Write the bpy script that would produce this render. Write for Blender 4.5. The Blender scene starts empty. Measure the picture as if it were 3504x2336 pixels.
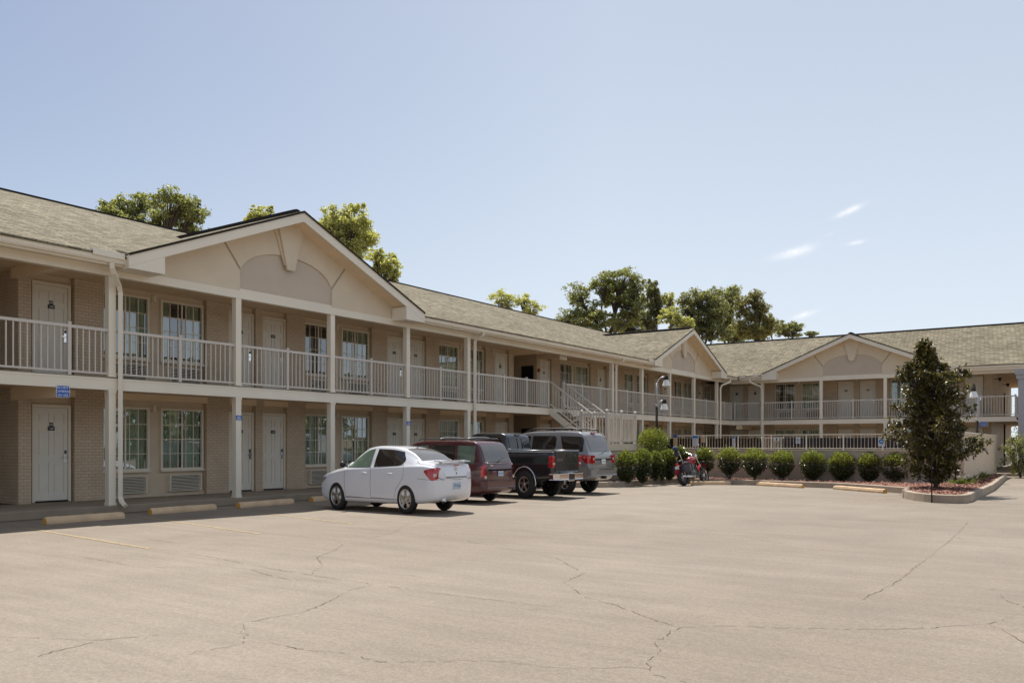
import bpy, bmesh, math, random
from mathutils import Vector, Matrix, noise
R = math.radians; PI = math.pi
random.seed(7)
# ------------------------------------------------------------------ camera model (used to place things on the ground)
F = 2878.0; EYE = 1.47; HOR = 1521.0
ALPHA = math.atan((3700 - 1752) / F); SA, CA = math.sin(ALPHA), math.cos(ALPHA)
def at(px, Z, py=HOR):
    t = (px - 1752) / F
    return (Z * (-SA + t * CA), Z * (CA + t * SA), EYE + (HOR - py) / F * Z)
def gp(px, py, z=0.0):
    Z = F * (EYE - z) / (py - HOR); p = at(px, Z); return (p[0], p[1], z)

C = bpy.context.scene.collection
world = bpy.data.worlds.new("World"); bpy.context.scene.world = world; world.use_nodes = True
# ------------------------------------------------------------------ materials
class NT:
    def __init__(s, nt): s.nt = nt
    def n(s, t, **k):
        o = s.nt.nodes.new(t)
        for a, b in k.items():
            if a.startswith('i_'):
                key = a[2:].replace('_', ' ')
                if key.isdigit(): o.inputs[int(key)].default_value = b
                else: o.inputs[key].default_value = b
            else: setattr(o, a, b)
        return o
    def l(s, a, b): s.nt.links.new(a, b)
    def math(s, op, a, b=None):
        o = s.n('ShaderNodeMath', operation=op)
        for i, v in enumerate((a, b)):
            if v is None: continue
            if isinstance(v, (int, float)): o.inputs[i].default_value = v
            else: s.l(v, o.inputs[i])
        return o.outputs[0]
    def ramp(s, fac, stops):
        o = s.n('ShaderNodeValToRGB'); e = o.color_ramp.elements
        while len(e) < len(stops): e.new(0.5)
        for i, (p, c) in enumerate(stops): e[i].position = p; e[i].color = (*c, 1) if len(c) == 3 else c
        s.l(fac, o.inputs[0]); return o.outputs[0]
    def mix(s, fac, a, b, blend='MIX'):
        o = s.n('ShaderNodeMix', data_type='RGBA', blend_type=blend)
        if isinstance(fac, (int, float)): o.inputs[0].default_value = fac
        else: s.l(fac, o.inputs[0])
        for i, v in ((6, a), (7, b)):
            if isinstance(v, tuple): o.inputs[i].default_value = (*v[:3], 1)
            else: s.l(v, o.inputs[i])
        return o.outputs[2]
def newmat(name):
    m = bpy.data.materials.new(name); m.use_nodes = True; t = NT(m.node_tree)
    b = m.node_tree.nodes['Principled BSDF']; return m, t, b
def sc(c, k): return tuple(x * k for x in c)
def mat(name, col, rough=0.7, metal=0.0, vary=0.12, scale=3.0, bump=0.0, bscale=60.0, coat=0.0, spec=0.5, detail=4):
    m, t, b = newmat(name)
    geo = t.n('ShaderNodeNewGeometry')
    nz = t.n('ShaderNodeTexNoise'); nz.inputs['Scale'].default_value = scale; nz.inputs['Detail'].default_value = detail
    t.l(geo.outputs['Position'], nz.inputs['Vector'])
    c = t.ramp(nz.outputs[0], [(0.25, sc(col, 1 - vary)), (0.75, sc(col, 1 + vary))])
    t.l(c, b.inputs['Base Color'])
    b.inputs['Roughness'].default_value = rough; b.inputs['Metallic'].default_value = metal
    b.inputs['Coat Weight'].default_value = coat; b.inputs['Coat Roughness'].default_value = 0.04
    b.inputs['Specular IOR Level'].default_value = spec
    if bump:
        n2 = t.n('ShaderNodeTexNoise'); n2.inputs['Scale'].default_value = bscale; n2.inputs['Detail'].default_value = 3
        t.l(geo.outputs['Position'], n2.inputs['Vector'])
        bp = t.n('ShaderNodeBump'); bp.inputs['Strength'].default_value = bump; bp.inputs['Distance'].default_value = 0.01
        t.l(n2.outputs[0], bp.inputs['Height']); t.l(bp.outputs[0], b.inputs['Normal'])
    return m
def planar(t, sx=1.0, sz=1.0):
    geo = t.n('ShaderNodeNewGeometry'); sp = t.n('ShaderNodeSeparateXYZ'); t.l(geo.outputs['Position'], sp.inputs[0])
    u = t.math('ADD', sp.outputs[0], sp.outputs[1]); cb = t.n('ShaderNodeCombineXYZ')
    t.l(t.math('MULTIPLY', u, sx), cb.inputs[0]); t.l(t.math('MULTIPLY', sp.outputs[2], sz), cb.inputs[1])
    return geo, cb
def brickmat(name, c1, c2, mortar, bw=0.17, bh=0.072, bump=0.6):
    m, t, b = newmat(name); geo, cb = planar(t)
    br = t.n('ShaderNodeTexBrick', i_Scale=1.0); br.inputs['Brick Width'].default_value = bw; br.inputs['Row Height'].default_value = bh
    br.inputs['Mortar Size'].default_value = 0.006; br.inputs['Mortar Smooth'].default_value = 0.35; br.inputs['Bias'].default_value = 0.0
    br.inputs['Color1'].default_value = (*c1, 1); br.inputs['Color2'].default_value = (*c2, 1); br.inputs['Mortar'].default_value = (*mortar, 1)
    t.l(cb.outputs[0], br.inputs['Vector'])
    nz = t.n('ShaderNodeTexNoise', i_Scale=1.1, i_Detail=5.0); t.l(geo.outputs['Position'], nz.inputs['Vector'])
    col = t.mix(0.5, br.outputs[0], t.ramp(nz.outputs[0], [(0.3, (0.72, 0.72, 0.72)), (0.7, (1.1, 1.1, 1.1))]), 'MULTIPLY')
    t.l(col, b.inputs['Base Color']); b.inputs['Roughness'].default_value = 0.6
    bp = t.n('ShaderNodeBump', i_Strength=bump, i_Distance=0.012)
    n2 = t.n('ShaderNodeTexNoise', i_Scale=45.0); t.l(geo.outputs['Position'], n2.inputs['Vector'])
    hgt = t.math('ADD', t.math('MULTIPLY', br.outputs['Fac'], -1.0), t.math('MULTIPLY', n2.outputs[0], 0.35))
    t.l(hgt, bp.inputs['Height']); t.l(bp.outputs[0], b.inputs['Normal'])
    return m
M = {}
M['brick'] = brickmat('painted_brick', (0.62, 0.495, 0.355), (0.57, 0.45, 0.32), (0.41, 0.31, 0.22))
M['poolbrick'] = brickmat('painted_block', (0.56, 0.47, 0.37), (0.53, 0.44, 0.35), (0.45, 0.36, 0.28), 0.17, 0.072, 0.35)
M['stucco'] = mat('stucco', (0.61, 0.505, 0.375), 0.85, bump=0.35, bscale=90, vary=0.06)
M['gable'] = mat('gable_stucco', (0.66, 0.565, 0.43), 0.85, bump=0.3, bscale=80, vary=0.05, scale=1.5)
M['gable2'] = mat('gable_infill', (0.55, 0.46, 0.37), 0.85, bump=0.3, bscale=80, vary=0.05, scale=1.5)
M['trim'] = mat('painted_trim', (0.78, 0.71, 0.585), 0.5, vary=0.05, scale=1.2)
M['rail'] = mat('railing_paint', (0.58, 0.53, 0.47), 0.4, vary=0.04)
M['ceiling'] = mat('ceiling_paint', (0.72, 0.55, 0.37), 0.8, vary=0.05)
M['header'] = mat('header_panel', (0.76, 0.60, 0.41), 0.7, vary=0.05)
M['door'] = mat('door_paint', (0.72, 0.68, 0.59), 0.45, vary=0.03)
M['frame'] = mat('frame_paint', (0.72, 0.65, 0.53), 0.45, vary=0.03)
M['black'] = mat('black_plastic', (0.012, 0.011, 0.012), 0.4, vary=0.1)
M['dark'] = mat('dark_void', (0.015, 0.013, 0.012), 0.9, vary=0.1)
M['white'] = mat('white_lettering', (0.8, 0.8, 0.78), 0.5, vary=0.02)
M['chrome'] = mat('chrome', (0.75, 0.75, 0.76), 0.12, 1.0, vary=0.02)
M['alloy'] = mat('alloy', (0.55, 0.53, 0.51), 0.28, 1.0, vary=0.05)
M['steel'] = mat('dull_steel', (0.42, 0.42, 0.42), 0.35, 0.9, vary=0.05)
M['blue'] = mat('sign_blue', (0.02, 0.10, 0.42), 0.45, vary=0.05)
M['conc'] = mat('concrete', (0.27, 0.215, 0.155), 0.9, vary=0.22, scale=1.3, bump=0.5, bscale=40, detail=8)
M['kerb'] = mat('kerb_concrete', (0.36, 0.29, 0.22), 0.9, vary=0.2, scale=2.0, bump=0.5, bscale=40, detail=8)
M['stop'] = mat('wheel_stop_paint', (0.62, 0.44, 0.27), 0.8, vary=0.18, scale=3.0, bump=0.5, bscale=30, detail=8)
M['stopend'] = mat('wheel_stop_yellow', (0.62, 0.33, 0.06), 0.8, vary=0.15, scale=8)
M['tyre'] = mat('rubber', (0.02, 0.018, 0.018), 0.75, vary=0.2, scale=20)
M['white_paint'] = mat('car_white', (0.74, 0.75, 0.79), 0.3, vary=0.01, coat=1.0)
M['red_paint'] = mat('car_burgundy', (0.075, 0.012, 0.016), 0.3, vary=0.02, coat=1.0)
M['black_paint'] = mat('car_black', (0.012, 0.014, 0.017), 0.25, vary=0.02, coat=1.0)
M['silver_paint'] = mat('car_silver', (0.27, 0.265, 0.265), 0.32, 0.35, vary=0.02, coat=1.0)
M['grey_trim'] = mat('grey_cladding', (0.24, 0.23, 0.22), 0.45, vary=0.04, coat=0.3)
M['red_lens'] = mat('red_lens', (0.45, 0.012, 0.012), 0.15, vary=0.05, coat=1.0)
M['clear_lens'] = mat('clear_lens', (0.6, 0.5, 0.45), 0.1, vary=0.05, coat=1.0)
M['plate'] = mat('licence_plate', (0.45, 0.55, 0.66), 0.4, vary=0.2, scale=20)
M['plateb'] = mat('plate_print', (0.05, 0.08, 0.2), 0.5)
M['seam'] = mat('seam', (0.06, 0.06, 0.065), 0.6)
M['moto_red'] = mat('moto_red', (0.35, 0.01, 0.03), 0.2, vary=0.03, coat=1.0)
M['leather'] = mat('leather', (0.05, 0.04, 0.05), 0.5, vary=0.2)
M['denim'] = mat('blue_cloth', (0.05, 0.07, 0.16), 0.8, vary=0.2)
M['bark'] = mat('bark', (0.10, 0.085, 0.07), 0.9, vary=0.35, scale=6, bump=0.8, bscale=25)
M['navy'] = mat('navy_screen', (0.012, 0.012, 0.022), 0.7, vary=0.3)
M['column'] = mat('column_paint', (0.36, 0.36, 0.38), 0.6, vary=0.04, bump=0.2)
M['brown'] = mat('dark_brown_metal', (0.03, 0.025, 0.022), 0.85, spec=0.1)
M['shade_glass'] = mat('lamp_glass', (0.8, 0.78, 0.74), 0.25, vary=0.03)
M['paperw'] = mat('notice_white', (0.72, 0.74, 0.74), 0.6, vary=0.04)
M['papery'] = mat('notice_cream', (0.62, 0.52, 0.30), 0.6, vary=0.06)
M['signblue'] = mat('notice_blue', (0.06, 0.22, 0.5), 0.5)
M['red'] = mat('alarm_red', (0.35, 0.05, 0.03), 0.4)
M['green'] = mat('green_door_edge', (0.03, 0.16, 0.09), 0.5)
M['crack'] = mat('crack', (0.125, 0.094, 0.072), 0.95, vary=0.3, scale=4)
M['line'] = mat('yellow_line', (0.42, 0.31, 0.165), 0.85)
def _worn():
    nt = M['line'].node_tree; t = NT(nt); bs = nt.nodes['Principled BSDF']; geo = t.n('ShaderNodeNewGeometry')
    n = t.n('ShaderNodeTexNoise', i_Scale=14.0, i_Detail=8.0, i_Roughness=0.7); t.l(geo.outputs['Position'], n.inputs['Vector'])
    t.l(t.ramp(n.outputs[0], [(0.44, (0.235, 0.19, 0.145)), (0.54, (0.43, 0.31, 0.155))]), bs.inputs['Base Color'])
_worn()
M['orange_lens'] = mat('orange_lens', (0.5, 0.12, 0.02), 0.2, coat=1.0)
M['pole'] = mat('pole_grey', (0.45, 0.45, 0.46), 0.35, 0.6)
# glass: see-through with a mirror-like coat
def glassmat(name, refl, tint, rough=0.0):
    m, t, b = newmat(name); nt = m.node_tree; nt.nodes.remove(b)
    out = [n for n in nt.nodes if n.type == 'OUTPUT_MATERIAL'][0]
    tr = t.n('ShaderNodeBsdfTransparent'); tr.inputs[0].default_value = (*tint, 1)
    gl = t.n('ShaderNodeBsdfGlossy'); gl.inputs['Roughness'].default_value = rough; gl.inputs['Color'].default_value = (0.9, 0.95, 1, 1)
    lw = t.n('ShaderNodeLayerWeight'); lw.inputs[0].default_value = 0.35
    fac = t.math('MINIMUM', t.math('ADD', t.math('MULTIPLY', lw.outputs['Fresnel'], 0.9), refl), 0.95)
    mx = t.n('ShaderNodeMixShader'); t.l(fac, mx.inputs[0]); t.l(tr.outputs[0], mx.inputs[1]); t.l(gl.outputs[0], mx.inputs[2])
    t.l(mx.outputs[0], out.inputs[0]); return m
M['pane'] = glassmat('window_glass', 0.17, (0.75, 0.86, 0.80), 0.01)
M['carglass'] = mat('car_glass', (0.02, 0.017, 0.016), 0.03, vary=0.05, spec=0.8)
M['cargreen'] = mat('car_glass_light', (0.12, 0.17, 0.13), 0.03, vary=0.3, scale=2.5, spec=0.9)
M['cargrey'] = mat('car_glass_grey', (0.13, 0.125, 0.12), 0.05, vary=0.1, spec=0.9)
def curtainmat():
    m, t, b = newmat('curtain_cloth'); geo = t.n('ShaderNodeNewGeometry')
    t.n('ShaderNodeTexNoise')
    b.inputs['Base Color'].default_value = (0.62, 0.62, 0.52, 1); b.inputs['Roughness'].default_value = 0.9
    nz = t.n('ShaderNodeTexNoise', i_Scale=2.0); t.l(geo.outputs['Position'], nz.inputs['Vector'])
    t.l(t.ramp(nz.outputs[0], [(0.3, (0.56, 0.55, 0.44)), (0.7, (0.70, 0.70, 0.60))]), b.inputs['Base Color'])
    return m
M['curtain'] = curtainmat()
def shinglemat():
    m, t, b = newmat('roof_shingles'); geo, cb = planar(t, 1.0, 2.6)
    br = t.n('ShaderNodeTexBrick', i_Scale=1.0); br.inputs['Brick Width'].default_value = 0.21; br.inputs['Row Height'].default_value = 0.125
    br.inputs['Mortar Size'].default_value = 0.008; br.inputs['Mortar Smooth'].default_value = 0.2
    br.offset_frequency = 2; br.offset = 0.37
    br.inputs['Color1'].default_value = (0.155, 0.132, 0.088, 1); br.inputs['Color2'].default_value = (0.305, 0.268, 0.192, 1); br.inputs['Mortar'].default_value = (0.13, 0.11, 0.07, 1)
    nz0 = t.n('ShaderNodeTexNoise', i_Scale=3.0, i_Detail=3.0); t.l(geo.outputs['Position'], nz0.inputs['Vector'])
    va = t.n('ShaderNodeVectorMath', operation='ADD'); t.l(cb.outputs[0], va.inputs[0])
    vs = t.n('ShaderNodeVectorMath', operation='SCALE'); t.l(nz0.outputs['Color'], vs.inputs[0]); vs.inputs['Scale'].default_value = 0.13
    t.l(vs.outputs[0], va.inputs[1]); t.l(va.outputs[0], br.inputs['Vector'])
    nz = t.n('ShaderNodeTexNoise', i_Scale=0.6, i_Detail=6.0); t.l(geo.outputs['Position'], nz.inputs['Vector'])
    nf = t.n('ShaderNodeTexNoise', i_Scale=38.0, i_Detail=3.0); t.l(geo.outputs['Position'], nf.inputs['Vector'])
    c = t.mix(0.8, br.outputs[0], t.ramp(nz.outputs[0], [(0.3, (0.74, 0.72, 0.70)), (0.7, (1.12, 1.12, 1.1))]), 'MULTIPLY')
    c = t.mix(0.7, c, t.ramp(nf.outputs[0], [(0.3, (0.55, 0.55, 0.55)), (0.7, (1.3, 1.3, 1.3))]), 'MULTIPLY')
    t.l(c, b.inputs['Base Color']); b.inputs['Roughness'].default_value = 0.9; b.inputs['Specular IOR Level'].default_value = 0.2
    bp = t.n('ShaderNodeBump', i_Strength=0.9, i_Distance=0.03)
    t.l(t.math('ADD', t.math('MULTIPLY', br.outputs['Fac'], -1.0), t.math('MULTIPLY', nf.outputs[0], 0.6)), bp.inputs['Height'])
    t.l(bp.outputs[0], b.inputs['Normal']); return m
M['shingle'] = shinglemat()
def asphaltmat():
    m, t, b = newmat('old_asphalt'); geo = t.n('ShaderNodeNewGeometry'); P = geo.outputs['Position']
    def nz(s, d=4.0, vec=None, r=0.55):
        o = t.n('ShaderNodeTexNoise', i_Scale=s, i_Detail=d, i_Roughness=r); t.l(vec or P, o.inputs['Vector']); return o.outputs[0]
    big = nz(0.13, 4.0); mid = nz(0.9, 6.0, None, 0.65); fine = nz(22.0, 6.0, None, 0.75); grit = nz(110.0, 2.0)
    # long drag streaks, laid across the lot
    mp = t.n('ShaderNodeMapping'); mp.inputs['Rotation'].default_value = (0, 0, R(34)); mp.inputs['Scale'].default_value = (0.25, 2.6, 1)
    t.l(P, mp.inputs['Vector']); st = nz(1.6, 7.0, mp.outputs[0], 0.7)
    c = t.ramp(big, [(0.30, (0.212, 0.169, 0.127)), (0.70, (0.285, 0.239, 0.189))])
    c = t.mix(0.8, c, t.ramp(mid, [(0.3, (0.86, 0.86, 0.85)), (0.7, (1.08, 1.08, 1.08))]), 'MULTIPLY')
    c = t.mix(0.8, c, t.ramp(st, [(0.30, (0.84, 0.83, 0.82)), (0.62, (1.08, 1.08, 1.08))]), 'MULTIPLY')
    c = t.mix(0.85, c, t.ramp(fine, [(0.30, (0.76, 0.75, 0.74)), (0.72, (1.16, 1.16, 1.16))]), 'MULTIPLY')
    vo = t.n('ShaderNodeTexVoronoi', i_Scale=55.0); t.l(P, vo.inputs['Vector'])
    c = t.mix(0.55, c, t.ramp(vo.outputs['Distance'], [(0.0, (1.5, 1.48, 1.44)), (0.35, (0.98, 0.98, 0.98)), (0.9, (0.72, 0.71, 0.70))]), 'MULTIPLY')
    st2 = nz(0.55, 2.0); c = t.mix(1.0, c, t.ramp(st2, [(0.60, (1.0, 1.0, 1.0)), (0.74, (0.90, 0.89, 0.88)), (0.80, (0.96, 0.96, 0.96))]), 'MULTIPLY')
    sp1 = nz(3.1, 2.0); c = t.mix(1.0, c, t.ramp(sp1, [(0.70, (1.0, 1.0, 1.0)), (0.78, (0.84, 0.83, 0.82))]), 'MULTIPLY')
    t.l(c, b.inputs['Base Color']); b.inputs['Roughness'].default_value = 0.75; b.inputs['Specular IOR Level'].default_value = 0.45
    bp = t.n('ShaderNodeBump', i_Strength=0.5, i_Distance=0.01)
    t.l(t.math('ADD', fine, t.math('MULTIPLY', grit, 0.7)), bp.inputs['Height']); t.l(bp.outputs[0], b.inputs['Normal']); return m
M['asphalt'] = asphaltmat()
def leafmat(name, c1, c2, c3, gloss=0.45, trans=0.35):
    m, t, b = newmat(name); nt = m.node_tree
    out = [n for n in nt.nodes if n.type == 'OUTPUT_MATERIAL'][0]
    geo = t.n('ShaderNodeNewGeometry')
    nz = t.n('ShaderNodeTexNoise', i_Scale=1.3, i_Detail=2.0); t.l(geo.outputs['Position'], nz.inputs['Vector'])
    f = t.math('ADD', t.math('MULTIPLY', geo.outputs['Random Per Island'], 0.6), t.math('MULTIPLY', nz.outputs[0], 0.4))
    c = t.ramp(f, [(0.15, c1), (0.5, c2), (0.85, c3)])
    t.l(c, b.inputs['Base Color']); b.inputs['Roughness'].default_value = gloss
    tl = t.n('ShaderNodeBsdfTranslucent'); t.l(t.mix(1.0, c, (1.35, 1.42, 0.75), 'MULTIPLY'), tl.inputs[0])
    mx = t.n('ShaderNodeMixShader'); mx.inputs[0].default_value = trans
    t.l(b.outputs[0], mx.inputs[1]); t.l(tl.outputs[0], mx.inputs[2]); t.l(mx.outputs[0], out.inputs[0]); return m
M['oak'] = leafmat('oak_leaves', (0.09, 0.10, 0.045), (0.24, 0.235, 0.10), (0.38, 0.38, 0.20), 0.4, 0.6)
M['pale'] = leafmat('pale_leaves', (0.26, 0.26, 0.11), (0.46, 0.44, 0.20), (0.62, 0.57, 0.32), 0.4, 0.6)
M['darkleaf'] = leafmat('dark_leaves', (0.08, 0.085, 0.045), (0.20, 0.20, 0.10), (0.40, 0.37, 0.20), 0.4, 0.55)
M['pine'] = leafmat('pine_needles', (0.12, 0.10, 0.04), (0.28, 0.23, 0.09), (0.22, 0.26, 0.12), 0.5, 0.5)
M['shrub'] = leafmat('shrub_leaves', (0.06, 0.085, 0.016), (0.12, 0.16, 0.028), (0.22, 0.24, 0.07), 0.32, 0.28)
M['young_lit'] = leafmat('young_lit_shoots', (0.10, 0.12, 0.02), (0.19, 0.21, 0.04), (0.34, 0.35, 0.11), 0.3, 0.4)  # paler new growth, with the sunlit tops put into its colour
M['mature_shaded'] = leafmat('mature_shaded_leaves', (0.022, 0.03, 0.01), (0.045, 0.055, 0.018), (0.075, 0.08, 0.03), 0.3, 0.12)  # older leaves, darkened so the colour holds the shade low on the shrubs
M['magnolia'] = leafmat('magnolia_leaves', (0.03, 0.027, 0.009), (0.09, 0.078, 0.022), (0.26, 0.21, 0.06), 0.33, 0.22)
M['mulch'] = mat('mulch', (0.20, 0.085, 0.055), 0.9, vary=0.5, scale=18, bump=1.0, bscale=30, detail=8)
M['chip'] = leafmat('bark_chips', (0.12, 0.045, 0.03), (0.25, 0.10, 0.065), (0.42, 0.24, 0.17), 0.8, 0.0)
M['flower'] = mat('white_petals', (0.75, 0.72, 0.66), 0.6)

# ------------------------------------------------------------------ mesh builder
class MB:
    def __init__(s): s.v = []; s.f = []; s.mi = []; s.sm = []
    def add(s, vs, fs, m=0, smooth=False):
        o = len(s.v); s.v += [tuple(v) for v in vs]
        for f in fs: s.f.append(tuple(i + o for i in f)); s.mi.append(m); s.sm.append(smooth)
        return s
    def box(s, x0, x1, y0, y1, z0, z1, m=0):
        vs = [(x, y, z) for x in (x0, x1) for y in (y0, y1) for z in (z0, z1)]
        return s.add(vs, [(0, 1, 3, 2), (4, 6, 7, 5), (0, 4, 5, 1), (2, 3, 7, 6), (0, 2, 6, 4), (1, 5, 7, 3)], m)
    def prism(s, pts, vec, m=0):          # polygon (3-D points) swept along vec
        n = len(pts); v2 = [tuple(p[i] + vec[i] for i in range(3)) for p in pts]
        fs = [tuple(range(n)), tuple(range(2 * n - 1, n - 1, -1))] + [(i, (i + 1) % n, n + (i + 1) % n, n + i) for i in range(n)]
        return s.add(list(pts) + v2, fs, m)
    def quad(s, a, b, c, d, m=0): return s.add([a, b, c, d], [(0, 1, 2, 3)], m)
    def tube(s, pts, r, n=8, m=0, smooth=True, caps=True, rv=None):
        pts = [Vector(p) for p in pts]; rings = []
        prev = None
        for i, p in enumerate(pts):
            d = (pts[min(i + 1, len(pts) - 1)] - pts[max(i - 1, 0)])
            if d.length < 1e-9: d = Vector((0, 0, 1))
            d.normalize()
            if prev is None:
                a = d.orthogonal().normalized()
            else:
                a = (prev - d * prev.dot(d)); a = a.normalized() if a.length > 1e-6 else d.orthogonal().normalized()
            prev = a; b = d.cross(a); rr = r[i] if isinstance(r, (list, tuple)) else r
            rings.append([p + a * (math.cos(2 * PI * k / n + PI / n) * rr) + b * (math.sin(2 * PI * k / n + PI / n) * rr * (rv or 1)) for k in range(n)])
        vs = [v for rg in rings for v in rg]; fs = []
        for i in range(len(rings) - 1):
            for k in range(n): fs.append((i * n + k, i * n + (k + 1) % n, (i + 1) * n + (k + 1) % n, (i + 1) * n + k))
        if caps: fs += [tuple(range(n - 1, -1, -1)), tuple(range((len(rings) - 1) * n, len(rings) * n))]
        return s.add(vs, fs, m, smooth)
    def lathe(s, prof, c=(0, 0, 0), axis='z', n=16, m=0, smooth=True, caps=True):   # prof: (radius, along)
        vs = []
        for r, a in prof:
            for k in range(n):
                u, w = r * math.cos(2 * PI * k / n), r * math.sin(2 * PI * k / n)
                p = {'z': (u, w, a), 'y': (u, a, w), 'x': (a, u, w)}[axis]
                vs.append((c[0] + p[0], c[1] + p[1], c[2] + p[2]))
        fs = [(i * n + k, i * n + (k + 1) % n, (i + 1) * n + (k + 1) % n, (i + 1) * n + k) for i in range(len(prof) - 1) for k in range(n)]
        if caps: fs += [tuple(range(n)), tuple(range((len(prof) - 1) * n, len(prof) * n))]
        return s.add(vs, fs, m, smooth)
    def blob(s, c, r, m=0, sub=2):
        bm = bmesh.new(); bmesh.ops.create_icosphere(bm, subdivisions=sub, radius=1)
        vs = [(c[0] + v.co.x * r[0], c[1] + v.co.y * r[1], c[2] + v.co.z * r[2]) for v in bm.verts]
        fs = [tuple(v.index for v in f.verts) for f in bm.faces]; bm.free(); return s.add(vs, fs, m, True)
    def text(s, body, size, mtx, m=0, extrude=0.0):
        cu = bpy.data.curves.new('t', 'FONT'); cu.body = body; cu.size = size; cu.align_x = 'CENTER'; cu.align_y = 'CENTER'; cu.extrude = extrude; cu.resolution_u = 2
        ob = bpy.data.objects.new('t', cu); C.objects.link(ob)
        dg = bpy.context.evaluated_depsgraph_get(); me = bpy.data.meshes.new_from_object(ob.evaluated_get(dg))
        s.add([mtx @ v.co for v in me.vertices], [tuple(p.vertices) for p in me.polygons], m)
        bpy.data.objects.remove(ob); bpy.data.curves.remove(cu); bpy.data.meshes.remove(me); return s
    def build(s, name, mats, parent=None, fix=True, loc=None, bevel=0.0):
        me = bpy.data.meshes.new(name); me.from_pydata(s.v, [], s.f)
        if not isinstance(mats, (list, tuple)): mats = [mats]
        for m in mats: me.materials.append(M[m] if isinstance(m, str) else m)
        me.polygons.foreach_set('material_index', s.mi); me.polygons.foreach_set('use_smooth', s.sm)
        if fix or bevel:
            bm = bmesh.new(); bm.from_mesh(me)
            if bevel:
                bmesh.ops.bevel(bm, geom=[e for e in bm.edges if len(e.link_faces) == 2 and e.calc_face_angle(0) > 0.6], offset=bevel, segments=2, affect='EDGES', profile=0.5)
            bmesh.ops.recalc_face_normals(bm, faces=bm.faces); bm.to_mesh(me); bm.free()
        me.update()
        o = bpy.data.objects.new(name, me); C.objects.link(o)
        if parent: o.parent = parent
        if loc: o.location = loc
        return o
def build_pieces(mb, name, mats, parent=None, fix=True):
    """every loose piece of the builder becomes an object of its own"""
    par = list(range(len(mb.v)))
    def find(i):
        while par[i] != i: par[i] = par[par[i]]; i = par[i]
        return i
    for f in mb.f:
        for j in f[1:]: par[find(j)] = find(f[0])
    gr = {}
    for k, f in enumerate(mb.f): gr.setdefault(find(f[0]), []).append(k)
    out = []
    for ks in gr.values():
        idx = sorted({i for k in ks for i in mb.f[k]}); mp = {i: n for n, i in enumerate(idx)}; m = MB()
        m.v = [mb.v[i] for i in idx]; m.f = [tuple(mp[i] for i in mb.f[k]) for k in ks]; m.mi = [mb.mi[k] for k in ks]; m.sm = [mb.sm[k] for k in ks]
        out.append(m.build(name, mats, parent, fix))
    return out
def link(name, me, parent=None, loc=(0, 0, 0), rz=0):
    o = bpy.data.objects.new(name, me); C.objects.link(o); o.parent = parent; o.location = loc; o.rotation_euler = (0, 0, rz); return o
def tag(o, label=None, cat=None, group=None, kind=None):
    if label: o['label'] = label
    if cat: o['category'] = cat
    if group: o['group'] = group
    if kind: o['kind'] = kind
    return o
def empty(name, loc=(0, 0, 0), rz=0.0):
    o = bpy.data.objects.new(name, None); C.objects.link(o); o.location = loc; o.rotation_euler = (0, 0, rz); o.empty_display_size = 0.3; return o
def copy_tree(o, parent=None):
    c = o.copy(); C.objects.link(c); c.parent = parent
    for ch in list(o.children): copy_tree(ch, c)
    return c
def MX(loc, xax, yax):   # text frame: x axis along xax, y axis along yax
    x = Vector(xax).normalized(); y = Vector(yax).normalized(); z = x.cross(y)
    m = Matrix.Identity(4)
    for i, a in enumerate((x, y, z)):
        for j in range(3): m[j][i] = a[j]
    m.translation = Vector(loc); return m

# ================================================================== MOTEL
ZF1, ZF2, ZC1, ZC2 = 0.18, 2.91, 2.71, 5.27
DB, DR = 1.99, 2.15          # depth of the brick plane and of the recessed panels behind the post line
WALLTOP = 5.27
def door_mesh():
    f = MB()
    f.box(-.43, -.37, -.10, .0, 0, 2.18).box(.37, .43, -.10, .0, 0, 2.18).box(-.37, .37, -.10, .0, 2.11, 2.18)
    l = MB(); l.box(-.37, .37, -.045, -.005, .03, 2.108)
    cols = [(-.29, -.045), (.045, .29)]; rows = [(.20, .88), (1.03, 1.62), (1.76, 1.98)]
    # stiles and rails stand proud of the panels
    xs = [-.368, -.29, -.045, .045, .29, .368]
    for a, b in ((0, 1), (2, 3), (4, 5)): l.box(xs[a], xs[b], -.062, -.046, .032, 2.106)
    for a, b in cols:
        for z0, z1 in ((.032, .20), (.88, 1.03), (1.62, 1.76), (1.98, 2.106)): l.box(a + .001, b - .001, -.0615, -.046, z0, z1)
        for z0, z1 in rows: l.box(a + .03, b - .03, -.058, -.046, z0 + .03, z1 - .03)
    sill = MB().box(-.37, .37, -.08, -.0, .0, .028)
    lock = MB(); lock.box(.285, .345, -.075, -.063, .88, 1.16).lathe([(.018, -.075), (.018, -.12)], (.315, 0, 1.0), 'y', 8).box(.21, .325, -.125, -.108, .99, 1.01)
    lock.box(.295, .335, -.09, -.0755, 1.08, 1.15, 1)
    return f, l, sill, lock
_f, _l, _s, _k = door_mesh()
D_FRAME = _f.build('door_frame', 'frame'); D_LEAF = _l.build('door', 'door'); D_SILL = _s.build('door_sill', 'dark'); D_LOCK = _k.build('door_handle', ['chrome', 'black'])
for o in (D_FRAME, D_LEAF, D_SILL, D_LOCK): C.objects.unlink(o)
W_ = 1.24
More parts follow.
